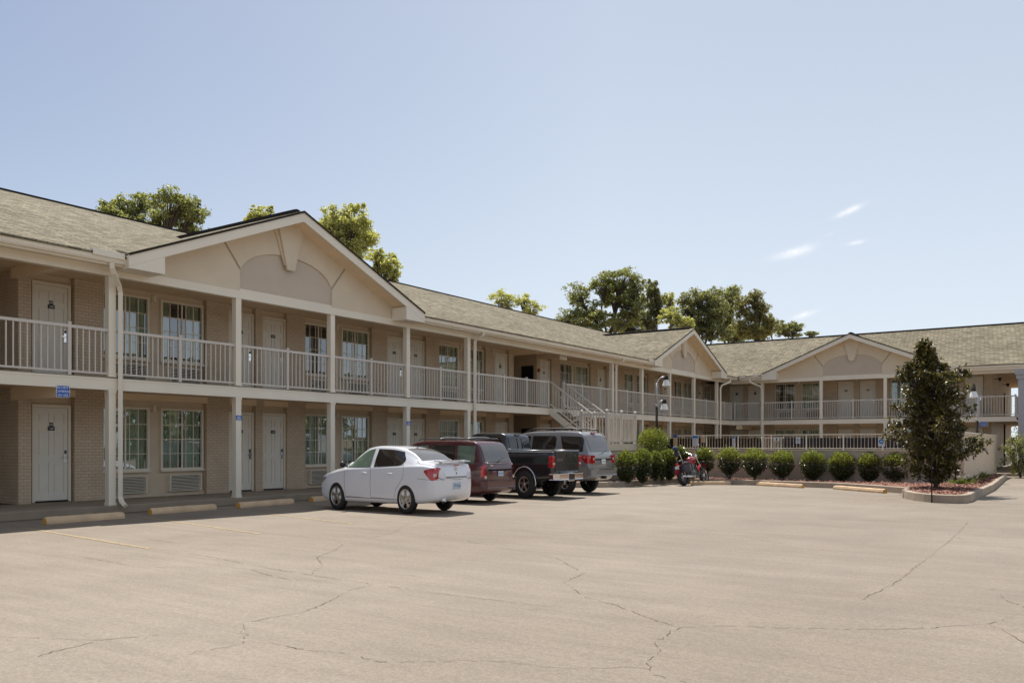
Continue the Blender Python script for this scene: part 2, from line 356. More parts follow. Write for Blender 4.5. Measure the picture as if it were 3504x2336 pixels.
def window_meshes():
    w = W_ / 2; H = 1.56
    fr = MB(); t = .055
    fr.box(-w, -w + t, -.07, .01, 0, H).box(w - t, w, -.07, .01, 0, H).box(-w + t, w - t, -.07, .01, H - t, H).box(-w + t, w - t, -.07, .01, 0, t)
    fr.box(-w - .01, w + .01, -.10, -.071, -.035, .012)
    mu = MB()
    iw = W_ - 2 * t
    for i in range(1, 5): x = -w + t + iw * i / 5; mu.box(x - .008, x + .008, -.034, -.022, t, H - t)
    for i in range(1, 4): z = t + (H - 2 * t) * i / 4; mu.box(-w + t, w - t, -.036, -.024, z - .008, z + .008)
    mu.box(-.018, .018, -.040, -.016, t, H - t)
    pane = MB().quad((-w + t, -.02, t), (w - t, -.02, t), (w - t, -.02, H - t), (-w + t, -.02, H - t))
    def cur(gaps, seed):
        rnd = random.Random(seed); c = MB(); n = 120; rows = []
        ph = 0
        for i in range(n + 1):
            x = -w + t + iw * i / n; ph += .5 + .35 * rnd.random(); rows.append((x, .055 + .022 * math.sin(ph) + .008 * math.sin(ph * .31)))
        for i in range(n):
            xm = (rows[i][0] + rows[i + 1][0]) / 2
            if any(a < xm < b for a, b in gaps): continue
            (xa, ya), (xb, yb) = rows[i], rows[i + 1]
            c.add([(xa, ya, .03), (xb, yb, .03), (xb, yb, H - .03), (xa, ya, H - .03)], [(0, 1, 2, 3)], 0, True)
        return c
    return fr, mu, pane, cur
_fr, _mu, _pa, _cu = window_meshes()
WF = _fr.build('window', 'frame'); WM = _mu.build('muntins', 'trim'); WP = _pa.build('glass_pane', 'pane')
WC = [_cu([], 1).build('curtain', 'curtain', fix=False), _cu([(-.02, .03)], 5).build('curtain', 'curtain', fix=False),
      _cu([(-.32, .14)], 3).build('curtain', 'curtain', fix=False), _cu([(-.42, .42)], 4).build('curtain', 'curtain', fix=False)]
def ac_meshes():
    c = MB(); c.box(-.46, .46, -.13, .0, .0, .02).box(-.46, .46, -.13, 0, .40, .42).box(-.46, -.43, -.13, 0, .02, .40).box(.43, .46, -.13, 0, .02, .40)
    c.box(-.43, .43, -.03, -.01, .02, .40, 1)
    g = MB()
    for i in range(10):
        z = .035 + i * .037; g.prism([(-.43, -.125, z), (-.43, -.10, z + .014), (-.43, -.098, z + .020), (-.43, -.125, z + .007)], (.86, 0, 0))
    return c, g
_c, _g = ac_meshes(); ACC = _c.build('air_conditioner', ['frame', 'dark']); ACG = _g.build('grille', 'frame')
lt = MB(); lt.box(-.055, .055, -.03, 0, .0, .19, 0); lt.lathe([(.042, .01), (.045, .03), (.045, .17), (.04, .185)], (0, -.06, 0), 'z', 12, 0)
WL = lt.build('wall_light', 'frame')
for o in [WF, WM, WP, WL, ACC, ACG] + WC: C.objects.unlink(o)
def plate(parent, number, badge):
    p = MB(); p.box(-.075, .075, -.072, -.0635, 1.60, 1.69, 0)
    if badge: p.box(-.042, .042, -.072, -.0635, 1.69, 1.78, 0); p.lathe([(.026, -.0745), (.026, -.0722)], (0, 0, 1.735), 'y', 14, 1, False); p.lathe([(.019, -.0762), (.019, -.0747)], (0, 0, 1.735), 'y', 12, 0, False); p.box(-.018, .018, -.0775, -.0763, 1.731, 1.738, 1)
    p.text(number, .062, MX((0, -.0735, 1.643), (1, 0, 0), (0, 0, 1)), 1)
    p.build('room_number_plate', ['black', 'white'], parent, fix=False)

def add_door(wing, s, z, number, badge):
    d = link('door', D_LEAF.data, wing, (s, DR, z))
    link('door_frame', D_FRAME.data, d); link('door_sill', D_SILL.data, d); link('door_handle', D_LOCK.data, d); plate(d, number, badge)
def add_window(wing, s, z, ci):
    w = link('window', WF.data, wing, (s, DR, z)); link('muntins', WM.data, w); link('glass_pane', WP.data, w); link('curtain', WC[ci].data, w)
def wall_holes(mb, s0, s1, z0, z1, holes, d, m=0, thick=.012):
    xs = sorted({s0, s1} | {h[0] for h in holes} | {h[1] for h in holes}); zs = sorted({z0, z1} | {h[2] for h in holes} | {h[3] for h in holes})
    for i in range(len(xs) - 1):
        for j in range(len(zs) - 1):
            xm, zm = (xs[i] + xs[i + 1]) / 2, (zs[j] + zs[j + 1]) / 2
            if any(h[0] < xm < h[1] and h[2] < zm < h[3] for h in holes): continue
            mb.quad((xs[i], d, zs[j]), (xs[i + 1], d, zs[j]), (xs[i + 1], d, zs[j + 1]), (xs[i], d, zs[j + 1]), m)

def build_wing(name, loc, rz, recs, pass_, s_lo, s_hi, posts, rail_posts, gaps, gables, gut, zE, zR, label, num0, roof_s, depth=12.4, corner_lo=False):
    W = empty(name, loc, rz); tag(W, label, 'motel wing')
    # --- walls --------------------------------------------------------
    br = MB(); st = MB(); hd = MB(); pl = MB(); rooms = MB()
    num = num0
    for fl, (zf, zc) in enumerate(((ZF1, ZC1), (ZF2, ZC2))):
        cuts = sorted([(a, b) for a, b, k in recs] + list(pass_))
        s = s_lo
        for a, b in cuts + [(s_hi, None)]:
            if a > s: br.box(s, a, DB, DB + .25, zf - .02 if fl == 0 else zf, zc + .0)
            if b is not None: s = b
        for a, b, k in recs:
            holes = []
            if k in 'WV':
                w1 = a + W_ / 2 + .01; w2 = b - W_ / 2 - .03
                cs = [w1, w2] if k == 'W' else [w2]
                holes = [(c - W_ / 2 + .03, c + W_ / 2 - .03, zf + .68, zf + 2.18) for c in cs]
            st = MB(); wall_holes(st, a, b, zf, zc, holes, DR); st.build('stucco_panel', 'stucco', W, fix=False)
            if k in 'WV':
                for i, c in enumerate(cs):
                    if fl == 0: ci = 1 if i else 0
                    else: ci = [0, 2, 1, 3][(int(a * 3) + i * (1 if a > 13 or a < 0 else 1)) % 4]
                    if fl == 1 and abs(a - 11) < .1: ci = 0 if i == 0 else 2
                    if k == 'V': ci = 3
                    add_window(W, c, zf + .65, ci)
                    if not (k == 'V'):
                        ac = link('air_conditioner', ACC.data, W, (c + .06, DR, zf + .11)); link('grille', ACG.data, ac)
                if k == 'W': link('wall_light', WL.data, W, ((cs[0] + cs[1]) / 2 - .02, DR, zf + 2.10))
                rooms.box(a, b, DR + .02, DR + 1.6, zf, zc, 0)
                if fl == 0 or True: pl.box(a, b, DR - .05, DR - .002, zf, zf + .09)
            else:
                add_door(W, (a + b) / 2, zf + .01, num[fl].pop(0), (int(a * 7) % 2 == 0) or abs(a - 9.36) < .1)
            if fl == 0: hd.box(a, b, DB - .03, DR - .003, ZC1 - .155, ZC1)
    # passages: brick side walls both floors
    for a, b in pass_:
        for zf, zc in ((ZF1, ZC1), (ZF2, ZC2)):
            br.box(a - .25, a, DB + .25, depth, zf, zc); br.box(b, b + .25, DB + .25, depth, zf, zc)
    build_pieces(br, 'brick_wall', 'brick', W); build_pieces(hd, 'header_panel', 'header', W); build_pieces(pl, 'wall_base', 'stucco', W)
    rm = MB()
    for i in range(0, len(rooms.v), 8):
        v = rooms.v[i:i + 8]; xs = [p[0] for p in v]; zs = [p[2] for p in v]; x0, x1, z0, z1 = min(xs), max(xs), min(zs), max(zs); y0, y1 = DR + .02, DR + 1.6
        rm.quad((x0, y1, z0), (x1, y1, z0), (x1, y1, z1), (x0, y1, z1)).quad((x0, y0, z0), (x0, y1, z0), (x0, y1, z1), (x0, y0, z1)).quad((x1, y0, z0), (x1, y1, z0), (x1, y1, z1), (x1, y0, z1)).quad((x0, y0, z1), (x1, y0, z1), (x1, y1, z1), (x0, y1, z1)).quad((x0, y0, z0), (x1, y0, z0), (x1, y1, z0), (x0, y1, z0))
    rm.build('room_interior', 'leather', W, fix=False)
    bk = MB(); cuts = [s_lo] + [x for ab in pass_ for x in ab] + [s_hi]
    for i in range(0, len(cuts), 2):
        if cuts[i + 1] > cuts[i]:
            bk.box(cuts[i], cuts[i + 1], depth - .25, depth, ZF1, ZC2); 
    bk.box(s_lo, s_lo + .25, DB + .25, depth - .25, ZF1, ZC2); bk.box(s_hi - .25, s_hi, DB + .25, depth - .25, ZF1, ZC2)
    build_pieces(bk, 'rear_wall', 'brick', W)
    # --- slab, ceilings, beams ---------------------------------------
    e_hi = s_hi if not corner_lo else s_hi + 1.24
    e_lo = s_lo
    sl = MB(); sl.box(e_lo, e_hi, .06, depth if not corner_lo else depth, ZC1, ZF2 - .03); sl.build('walkway_slab', 'ceiling', W)
    top = MB(); top.box(e_lo, e_hi, .05, DB + .3, ZF2 - .029, ZF2 - .005); top.build('walkway_floor', 'conc', W)
    fs = MB(); fs0 = -17.07 if corner_lo else e_lo; fs1 = e_hi if corner_lo else 48.6
    fs.box(fs0, fs1, 0, .055, 2.63, 2.865).box(fs0, fs1, -.012, 0, 2.845, 2.88)
    if corner_lo: fs.box(e_hi - .055, e_hi, .0551, 12, 2.631, 2.866)
    fs.build('slab_fascia', 'trim', W)
    ce = MB(); ce.box(roof_s[0], roof_s[1], .16, depth, ZC2, ZC2 + .04); ce.build('walkway_ceiling', 'ceiling', W)
    b0, b1 = (-17.07, roof_s[1]) if corner_lo else (roof_s[0], 48.6)
    bm_ = MB(); bm_.box(b0, b1, 0.0, .16, 5.05, 5.24).box(b0, b1, .02, .158, 5.24, ZC2 + .03); bm_.build('eaves_beam', 'trim', W)
    # --- posts --------------------------------------------------------
    for s in posts:
        p = MB(); h = .08
        p.box(s - h, s + h, .012, .162, ZF1, 2.629); p.box(s - h - .012, s + h + .012, .0, .174, ZF1 + .001, ZF1 + .05); p.box(s - h - .012, s + h + .012, .001, .173, 2.57, 2.628)
        p.box(s - h, s + h, .012, .162, ZF2, 5.049); p.box(s - h - .01, s + h + .01, .002, .172, ZF2 + .001, ZF2 + .04)
        p.build('post', 'trim', W)
    # --- railings -----------------------------------------------------
    allp = sorted([(s, .08) for s in posts] + [(s, .035) for s in rail_posts]); 
    for i in range(len(allp) - 1):
        a, b = allp[i][0] + allp[i][1], allp[i + 1][0] - allp[i + 1][1]
        if any(g0 - .1 < (a + b) / 2 < g1 + .1 for g0, g1 in gaps) or b - a < .15: continue
        r = MB(); r.box(a, b, .055, .115, 3.87, 3.93).box(a, b, .065, .105, 2.96, 3.0)
        n = max(1, round((b - a) / .128))
        for k in range(1, n): x = a + (b - a) * k / n; r.box(x - .0125, x + .0125, .073, .098, 3.0, 3.87)
        r.build('railing', 'rail', W)
    rp = MB()
    for s in rail_posts:
        q = MB(); q.box(s - .035, s + .035, .05, .12, ZF2 - .02, 3.955).box(s - .042, s + .042, .043, .127, 3.955, 3.985); q.build('railing_post', 'rail', W)
    # --- roof ---------------------------------------------------------
    pit = (zR - zE) / 6.67; d0, dr = -.47, 6.2
    ro = MB(); th = .05; r0, r1 = roof_s
    segs = []; cur_ = r0
    for c in sorted(gables): segs += [(cur_, c - 4.7, d0 - .02), (c - 4.7, c + 4.7, .13)]; cur_ = c + 4.7
    segs.append((cur_, r1, d0 - .02))
    for a, b, ds in segs:
        zs = zE - .008 + (ds - d0 + .02) * (zR - zE + .008) / (dr - d0 + .02)
        ro.prism([(a, ds, zs), (a, dr, zR), (a, dr, zR + th), (a, ds, zs + th)], (b - a, 0, 0))
    ro.prism([(r0, dr + .001, zR), (r0, 2 * dr - d0, zE), (r0, 2 * dr - d0, zE + th), (r0, dr + .001, zR + th)], (r1 - r0, 0, 0))
    roof = ro.build('roof', 'shingle', W)
    rch = .09 if corner_lo else .06
    rg = MB(); rg.prism([(r0, dr - .12, zR - .0), (r0, dr - .11, zR + rch), (r0, dr, zR + rch + .02), (r0, dr + .11, zR + rch), (r0, dr + .12, zR)], (r1 - r0, 0, 0)); rg.build('ridge_cap', 'brown', roof)
    ge = MB()   # closed roof ends
    ge.prism([(r0 + .3, .2, ZC2 + .04), (r0 + .3, dr, zR - .02), (r0 + .3, 2 * dr - .2, ZC2 + .04)], (.1, 0, 0)); ge.build('roof_end', 'gable', roof)
    for c in gables:
        hw = 4.79; za, ze = 7.42 + (zE - 5.36), 5.44 + (zE - 5.36); f0 = -.57; k = (za - ze) / hw
        dback = d0 + (za - zE) / pit + .3
        g = MB()
        for sg in (-1, 1):
            P = [(c, f0 - .02, za), (c + sg * hw, f0 - .02, ze), (c + sg * hw, f0 - .02, ze + .045), (c, f0 - .02, za + .045)]
            g.prism(P, (0, dback - f0, 0))
        gr = g.build('gable_roof', 'shingle', W)
        cap = MB(); cap.prism([(c - .11, f0 + .25, za), (c - .10, f0 + .25, za + .10), (c, f0 + .25, za + .125), (c + .10, f0 + .25, za + .10), (c + .11, f0 + .25, za)], (0, dback - f0 - .3, 0)); cap.build('ridge_cap', 'brown', gr)
        drip = MB()
        for sg in (-1, 1): drip.prism([(c, f0 - .03, za - .012), (c + sg * hw, f0 - .03, ze - .012), (c + sg * hw, f0 - .03, ze + .03), (c, f0 - .03, za + .03)], (0, .009, 0))
        drip.build('drip_edge', 'brown', gr)
        rk = MB(); bh = .235
        for sg in (-1, 1):
            rk.prism([(c, f0, za - .002), (c + sg * hw, f0, ze - .002), (c + sg * hw, f0, ze - .002 - bh), (c, f0, za - .002 - bh)], (0, .04, 0))
            # boxed return at the tail
            x0, x1 = c + sg * (hw - .002), c + sg * (hw - .84); zt0 = ze - bh - .004; zt1 = ze + .84 * k - bh - .004
            rk.prism([(x0, f0 + .002, 5.17), (x1, f0 + .002, 5.17), (x1, f0 + .002, zt1), (x0, f0 + .002, zt0)], (0, .566, 0))
            rk.prism([(x0, f0 + .042, ze - .01), (x0, f0 + .042, zt0 + .001), (x0 - sg * .03, f0 + .042, zt0 + .001), (x0 - sg * .03, f0 + .042, ze - .02)], (0, .5, 0))
        build_pieces(rk, 'rake_board', 'trim', W)
        so = MB()
        for sg in (-1, 1): so.prism([(c, f0 + .041, za - bh + .03), (c + sg * (hw - .1), f0 + .041, ze + .1 * k - bh + .03), (c + sg * (hw - .1), f0 + .041, ze + .1 * k - bh + .06), (c, f0 + .041, za - bh + .06)], (0, .6, 0))
        build_pieces(so, 'rake_soffit', 'header', W)
        # infill + raised stucco panels (true gaps between them)
        zb = 5.242; top = lambda s: za - bh - .0 - k * abs(s) + .05
        inf = MB(); inf.prism([(c - 4.3, .055, zb), (c + 4.3, .055, zb), (c + 4.3, .055, top(4.3)), (c, .055, top(0)), (c - 4.3, .055, top(4.3))], (0, .05, 0)); inf.build('gable_infill', 'gable2', W)
        dz = zE - 5.36; za5 = 5.73 + dz; n = 22
        arch = [(1.5 * math.sin(a), za5 + .60 * (math.cos(a) - math.cos(PI / 2 * .93)) / (1 - math.cos(PI / 2 * .93))) for a in [(-PI / 2 * .93) + PI * .93 * i / n for i in range(n + 1)]]
        sx = 1.5 / arch[-1][0]; arch = [(x * sx, z) for x, z in arch]
        gp_ = MB(); gw = .03
        for sg in (-1, 1):
            po = [(c + sg * 4.3, zb), (c + sg * (1.5 + gw), zb), (c + sg * (1.5 + gw), za5), (c + sg * (2.02 + gw), top(2.02 + gw)), (c + sg * 4.3, top(4.3))]
            gp_.prism([(x, .012, z) for x, z in po], (0, .042, 0))
        # top piece above the arch, left and right halves
        for sg in (-1, 1):
            half = [(x, z) for x, z in arch if x * sg >= -1e-6]; half.sort(key=lambda p: abs(p[0]))
            po = [(c, top(0))] + [(c + x * (1 if abs(x) > 1e-6 else 0), z + gw) for x, z in half[:-1]] + [(c + sg * (1.5 - .0), za5 + gw * 2), (c + sg * (2.02 - gw), top(2.02 - gw))]
            gp_.prism([(x, .012, z) for x, z in po], (0, .042, 0))
        build_pieces(gp_, 'gable_panel', 'gable', W)
        # slim infill face below the arch sits deeper; keystone in two layers
        ks = MB()
        zt = za - bh + .03
        ks.prism([(c - .50, -.03, zt - .5 * k), (c - .17, -.03, 6.10 + dz), (c + .17, -.03, 6.10 + dz), (c + .50, -.03, zt - .5 * k), (c, -.03, zt)], (0, .041, 0))
        ks.prism([(c - .40, -.09, zt - .4 * k), (c - .12, -.09, 5.99 + dz), (c + .12, -.09, 5.99 + dz), (c + .40, -.09, zt - .4 * k), (c, -.09, zt)], (0, .0595, 0))
        ks.build('keystone', 'gable', W)
    # --- gutters ------------------------------------------------------
    for a, b in gut:
        g = MB(); zt = zE + .012
        prof = [(-.36, zt - .13), (-.43, zt - .13), (-.455, zt - .09), (-.465, zt - .03), (-.485, zt - .02), (-.485, zt), (-.36, zt)]
        g.prism([(a, y, z) for y, z in prof], (b - a, 0, 0)); g.build('gutter', 'trim', W)
        f = MB(); f.box(a, b, -.359, -.33, 5.20, zE - .02).box(a, b, -.33, -.001, 5.245, 5.265); f.build('eaves_fascia', 'trim', W)
    return W
def downspout(W, pts, r=.062):
    m = MB(); m.tube(pts, r, 4, 0, False, True); m.build('downspout', 'trim', W, bevel=.008)
def collector(W, s0, s1, zE):
    m = MB(); m.box(s0, s1, -.505, -.493, zE - .03, zE + .10); m.box(s1 - .012, s1, -.492, -.25, zE + .045, zE + .10); m.box(s0, s0 + .012, -.492, -.25, zE + .045, zE + .10); m.build('gutter_guard', 'trim', W)

numL = [[str(n) for n in (138, 136, 134, 132, 130, 128, 126, 124, 122, 120, 118, 116)], [str(n) for n in (238, 236, 234, 232, 230, 228, 226, 224, 222, 220, 218, 216)]]
recL = [(9.36, 10.32, 'D'), (11.0, 13.83, 'W'), (14.52, 15.42, 'D'), (15.66, 16.54, 'D'), (17.23, 20.06, 'W'), (20.78, 21.68, 'D'), (21.88, 22.78, 'D'), (23.52, 26.36, 'W'),
        (26.99, 27.95, 'D'), (30.28, 31.23, 'D'), (31.95, 34.75, 'W'), (35.45, 36.33, 'D'), (36.55, 37.43, 'D'), (38.25, 41.1, 'W'), (41.85, 42.74, 'D'), (43.0, 43.88, 'D'), (44.6, 47.4, 'W'), (48.1, 49.0, 'D'), (49.2, 50.5, 'V')]
wingL = build_wing('motel_wing', (-17.07, 0, 0), R(90), recL, [(6.2, 9.09), (28.28, 30.03)], -2.0, 50.58,
    [0.65, 3.8, 6.95, 10.06, 13.30, 16.43, 19.57, 22.66, 33.2, 36.22, 39.45, 42.65, 46.08], [2.2, 5.4, 9.17, 11.72, 14.88, 18.0, 21.2, 23.27, 24.8, 26.3, 27.82, 29.0, 30.5, 32.05, 34.66, 37.85, 41.1, 44.4, 47.3, 48.52],
    [(27.86, 28.96)], [14.87, 41.12], [(-2.5, 10.08), (19.66, 36.33), (45.91, 48.1)], 5.36, 8.06,
    'long two-storey brick motel wing on the left, running back from the parking bays', numL, (-2.6, 55.0))
numR = [[str(n) for n in (114, 112, 110, 108, 106, 104)], [str(n) for n in (214, 212, 210, 208, 206, 204)]]
recR = [(-18.02, -17.13, 'D'), (-16.88, -15.99, 'D'), (-15.26, -12.4, 'W'), (-11.62, -10.73, 'D'), (-10.44, -9.55, 'D'), (-8.83, -6.0, 'W'), (-5.18, -4.25, 'D')]
wingR = build_wing('motel_wing', (0, 48.6, 0), 0, recR, [], -19.2, -3.9,
    [-15.36, -12.05, -8.72, -5.4], [-17.0, -13.68, -10.36, -7.0, -4.31, -2.71], [], [-10.41], [(-16.58, -15.2), (-5.6, 8.0)], 5.42, 8.20,
    'two-storey brick motel wing closing the far side behind the pool enclosure', numR, (-23.0, 8.0), 17.0, True)
# details on the left wing
downspout(wingL, [(9.80, -.42, 5.24), (9.80, -.42, 5.14), (9.86, -.38, 5.05), (10.12, -.13, 4.86), (10.2, -.06, 4.72), (10.2, -.055, .36), (10.2, -.10, .26), (10.2, -.24, .17)])
downspout(wingL, [(22.90, -.42, 5.24), (22.90, -.40, 5.16), (22.9, -.06, 4.98), (22.9, -.055, .3)])
downspout(wingL, [(33.36, -.42, 5.24), (33.36, -.40, 5.16), (33.36, -.06, 4.98), (33.36, -.055, .3)])
downspout(wingL, [(46.9, -.42, 5.24), (46.9, -.42, 5.1), (46.7, -.36, 5.0), (46.4, -.10, 4.85), (46.3, -.055, 4.7), (46.3, -.055, .3)])
downspout(wingR, [(-15.95, -.42, 5.30), (-15.95, -.42, 5.14), (-15.8, -.36, 5.03), (-15.45, -.10, 4.86), (-15.36, -.055, 4.7), (-15.36, -.055, .3)])
downspout(wingR, [(-4.95, -.42, 5.30), (-4.95, -.42, 5.14), (-5.05, -.36, 5.03), (-5.3, -.10, 4.86), (-5.4, -.055, 4.7), (-5.4, -.055, .3)])
for s0, s1 in ((9.35, 10.03), (35.8, 36.3)): collector(wingL, s0, s1, 5.36)
for s0, s1 in ((-15.75, -15.4), (-16.5, -16.2), (-5.5, -5.1)): collector(wingR, s0, s1, 5.42)
for wg, b in ((wingL, (8.93, 9.12, .02, DB, 2.43, ZC1 - .002)), (wingL, (8.93, 9.12, .165, DB, 5.05, ZC2 - .002)), (wingL, (28.1, 28.3, .165, DB, 5.08, ZC2 - .002)), (wingL, (30.0, 30.2, .165, DB, 5.08, ZC2 - .002)), (wingR, (-4.2, -4.0, .06, DB, 2.43, ZC1 - .002)), (wingR, (-16.9, -16.6, .06, DB, 2.38, ZC1 - .002))):
    MB().box(*b).build('cross_beam', 'header', wg)
for z in (4.20, 1.55):
    m = MB(); m.box(29.995, 30.028, 2.15, 2.75, z, z + .62); m.build('directory_board', 'black', wingL)
for z in (4.62, 1.95): MB().lathe([(.075, 1.925), (.075, 1.988), (.03, 1.99)][::-1], (30.15, 0, z), 'y', 14).build('alarm_bell', 'red', wingL)
m = MB(); m.box(29.2, 29.75, .35, .39, 4.92, 5.09); m.box(29.3, 29.34, .36, .38, 5.09, 5.27).box(29.6, 29.64, .36, .38, 5.09, 5.27); m.build('exit_light', 'frame', wingL)
link('wall_light', WL.data, wingL, (26.75, DB, 4.98))
# right end of the far wing
m = MB(); m.tube([(-3.88, 10.5, .2), (-3.86, 10.5, 2.7)], .05, 6); m.tube([(-3.88, 10.5, 2.95), (-3.86, 10.5, 4.6)], .03, 6); m.build('dark_gap_tube', 'brown', wingR)  # dark tubes added in place of a dark gap in the end wall
for y, z in ((3.5, 4.9), (9.5, 4.95)):
    m = MB(); m.tube([(-3.88, y, z + .12), (-3.7, y, z + .08)], .02, 6).lathe([(.04, 0), (.10, .16), (.10, .19)], (-3.62, y, z - .02), 'z', 10); m.build('flood_light', 'black', wingR)
m = MB()
for a in [i * .25 for i in range(1, 46)]: m.box(-2.725, -2.70, a, a + .025, 3.0, 3.87)
m.box(-2.74, -2.68, .13, 11.5, 3.87, 3.93).box(-2.73, -2.69, .13, 11.5, 2.96, 3.0); m.build('railing', 'rail', wingR)
# stair well side beam and window past the corner are covered by recesses above

# ================================================================== GROUND
g = MB(); g.quad((-900, -900, 0), (900, -900, 0), (900, 900, 0), (-900, 900, 0)); tag(g.build('parking_lot', 'asphalt'), kind='structure')
w = MB(); w.box(-19.3, -16.99, -2.0, 50.0, .002, .18); tag(w.build('walkway_pavement', 'conc', bevel=.02), kind='structure')
w = MB(); w.box(-16.988, -3.9, 33.2, 50.5, .003, .176); tag(w.build('pool_deck', 'conc'), kind='structure')
w = MB(); w.box(-3.88, 9.0, 45.6, 66.0, .003, .12); tag(w.build('porch_pavement', 'conc'), kind='structure')
# parking lines (faded, worn edges)
def strip(a, b, w0, name, m, z=.004, kind='structure', jag=0.0, seed=0):
    rnd = random.Random(seed); a = Vector(a[:2]); b = Vector(b[:2]); d = (b - a); L = d.length; d /= L; nrm = Vector((-d.y, d.x)); n = max(2, int(L / .12)); mb = MB()
    lo = []; hi = []
    for i in range(n + 1):
        p = a + d * (L * i / n); e = rnd.uniform(-jag, jag); lo.append((*(p - nrm * (w0 / 2 + e)), z)); e = rnd.uniform(-jag, jag); hi.append((*(p + nrm * (w0 / 2 + e)), z))
    for i in range(n): mb.quad(lo[i], lo[i + 1], hi[i + 1], hi[i])
    return tag(mb.build(name, m, fix=False), kind=kind)
for i, (p, q) in enumerate((((82, 1805), (512, 1876)), ((465, 1766), (893, 1826)), ((780, 1742), (1208, 1791)), ((1035, 1720), (1500, 1762)))):
    strip(gp(*p), gp(*q), .075, 'parking_line', 'line', jag=.008, seed=i)
for i, y in enumerate((4.9, 2.3)): strip((-15.6, y), (-11.0, y - .3), .075, 'parking_line', 'line', jag=.008, seed=i + 9)
strip(gp(2900, 1716), gp(3085, 1698), .06, 'parking_line', 'line', jag=.01, seed=21)
# cracks in the lot: traced on the ground, thin and ragged
cracks = [
 [(2000, 2290), (1880, 2282), (1730, 2262), (1580, 2258), (1540, 2262), (1300, 2265), (1235, 2245), (1160, 2231), (1050, 2224), (965, 2205), (920, 2200), (862, 2196)],
 [(838, 2198), (832, 2180), (850, 2172), (822, 2164), (838, 2150), (826, 2132)],
 [(862, 2126), (960, 2106), (1040, 2092), (1105, 2066), (1150, 2044), (1190, 2020), (1272, 1998)],
 [(640, 1894), (740, 1908), (850, 1930), (960, 1950), (1120, 1976), (1272, 1997), (1420, 2018), (1600, 2042), (1830, 2068), (2000, 2082)],
 [(1068, 1964), (1078, 1950), (1106, 1936), (1084, 1910), (1092, 1902), (1150, 1880), (1172, 1862), (1148, 1848)],
 [(1240, 1850), (1290, 1834), (1350, 1822), (1380, 1800), (1400, 1790), (1460, 1779)],
 [(2000, 2041), (2110, 2070), (2230, 2118), (2330, 2146), (2290, 2160), (2284, 2176), (2240, 2196), (2262, 2226), (2236, 2244), (2210, 2266), (2222, 2288), (2236, 2308)],
 [(1600, 1852), (1780, 1884), (1900, 1906), (1960, 1940), (2000, 1960), (1930, 1990), (1984, 2030)],
 [(2330, 2148), (2480, 2140), (2640, 2147), (2850, 2151), (3030, 2153), (3180, 2148), (3330, 2136), (3380, 2134), (3440, 2160), (3504, 2200)],
 [(3380, 2134), (3430, 2124), (3440, 2112), (3480, 2108)],
 [(3424, 2032), (3436, 2050), (3504, 2078)],
 [(3312, 1786), (3290, 1812), (3240, 1856), (3210, 1880), (3180, 1906), (3150, 1926), (3120, 1950), (3090, 1978), (3040, 2006), (2950, 2050)],
 [(2216, 1773), (2400, 1804), (2560, 1838), (2680, 1860)], [(2540, 1735), (2620, 1719), (2660, 1705)], [(2216, 1773), (2300, 1765), (2400, 1750)],
 [(0, 2178), (200, 2184), (320, 2190), (470, 2178), (640, 2164)], [(130, 2246), (180, 2228), (270, 2210), (320, 2196)], [(280, 1905), (400, 1925), (450, 1938), (700, 1940), (860, 1946)],
 [(860, 1948), (900, 1962), (980, 1980), (1100, 1990)], [(500, 1842), (590, 1857), (800, 1866)], [(2222, 2288), (2160, 2282), (2040, 2283), (2000, 2290)], [(2236, 2308), (2350, 2334)],
 [(640, 2240), (720, 2222), (835, 2200)], [(2540, 1790), (2650, 1770), (2750, 1762)], [(3250, 1830), (3300, 1845)]]
for ci, cr in enumerate(cracks):
    rnd = random.Random(ci); pts = []
    for i in range(len(cr) - 1):
        a = Vector(gp(*cr[i])); b = Vector(gp(*cr[i + 1])); n = max(2, int((b - a).length / .045)); d = (b - a); nr = Vector((-d.y, d.x, 0)).normalized()
        for k in range(n): pts.append(a + d * (k / n) + nr * rnd.gauss(0, .010) * (1 if k else .3))
    pts.append(Vector(gp(*cr[-1]))); mb = MB(); wv = .5
    for i in range(len(pts) - 1):
        wv = min(1, max(.12, wv + rnd.gauss(0, .2))); 
        if rnd.random() < .16: continue
        d = (pts[i + 1] - pts[i]); nr = Vector((-d.y, d.x, 0)).normalized() * (.001 + .003 * wv); z = Vector((0, 0, .004))
        mb.quad(pts[i] - nr + z, pts[i + 1] - nr * .9 + z, pts[i + 1] + nr * .9 + z, pts[i] + nr + z)
    tag(mb.build('asphalt_crack', 'crack', fix=False), kind='structure')
# kerbs (raised edge) along a polyline
def kerb(name, pts, wd, h, m='kerb', side=1):
    P = [Vector(p[:2]) for p in pts]; out = []
    for i, p in enumerate(P):
        d1 = (P[i] - P[i - 1]).normalized() if i else (P[1] - P[0]).normalized(); d2 = (P[i + 1] - P[i]).normalized() if i < len(P) - 1 else d1
        d = (d1 + d2).normalized(); n = Vector((-d.y, d.x)) * side; k = 1 / max(.5, n.dot(Vector((-d1.y, d1.x)) * side)); out.append(p + n * wd * k)
    mb = MB(); v = []
    for a, b in zip(P, out): v += [(a.x, a.y, .001), (*(a * .93 + b * .07), h - .015), (*(a * .8 + b * .2), h), (b.x, b.y, h), (b.x, b.y, .001)]
    n = 5; f = []
    for i in range(len(P) - 1):
        for k in range(n - 1): f.append((i * n + k, (i + 1) * n + k, (i + 1) * n + k + 1, i * n + k + 1))
    f += [tuple(range(n)), tuple(range((len(P) - 1) * n, len(P) * n))]
    mb.add(v, f); return tag(mb.build(name, m), kind='structure')
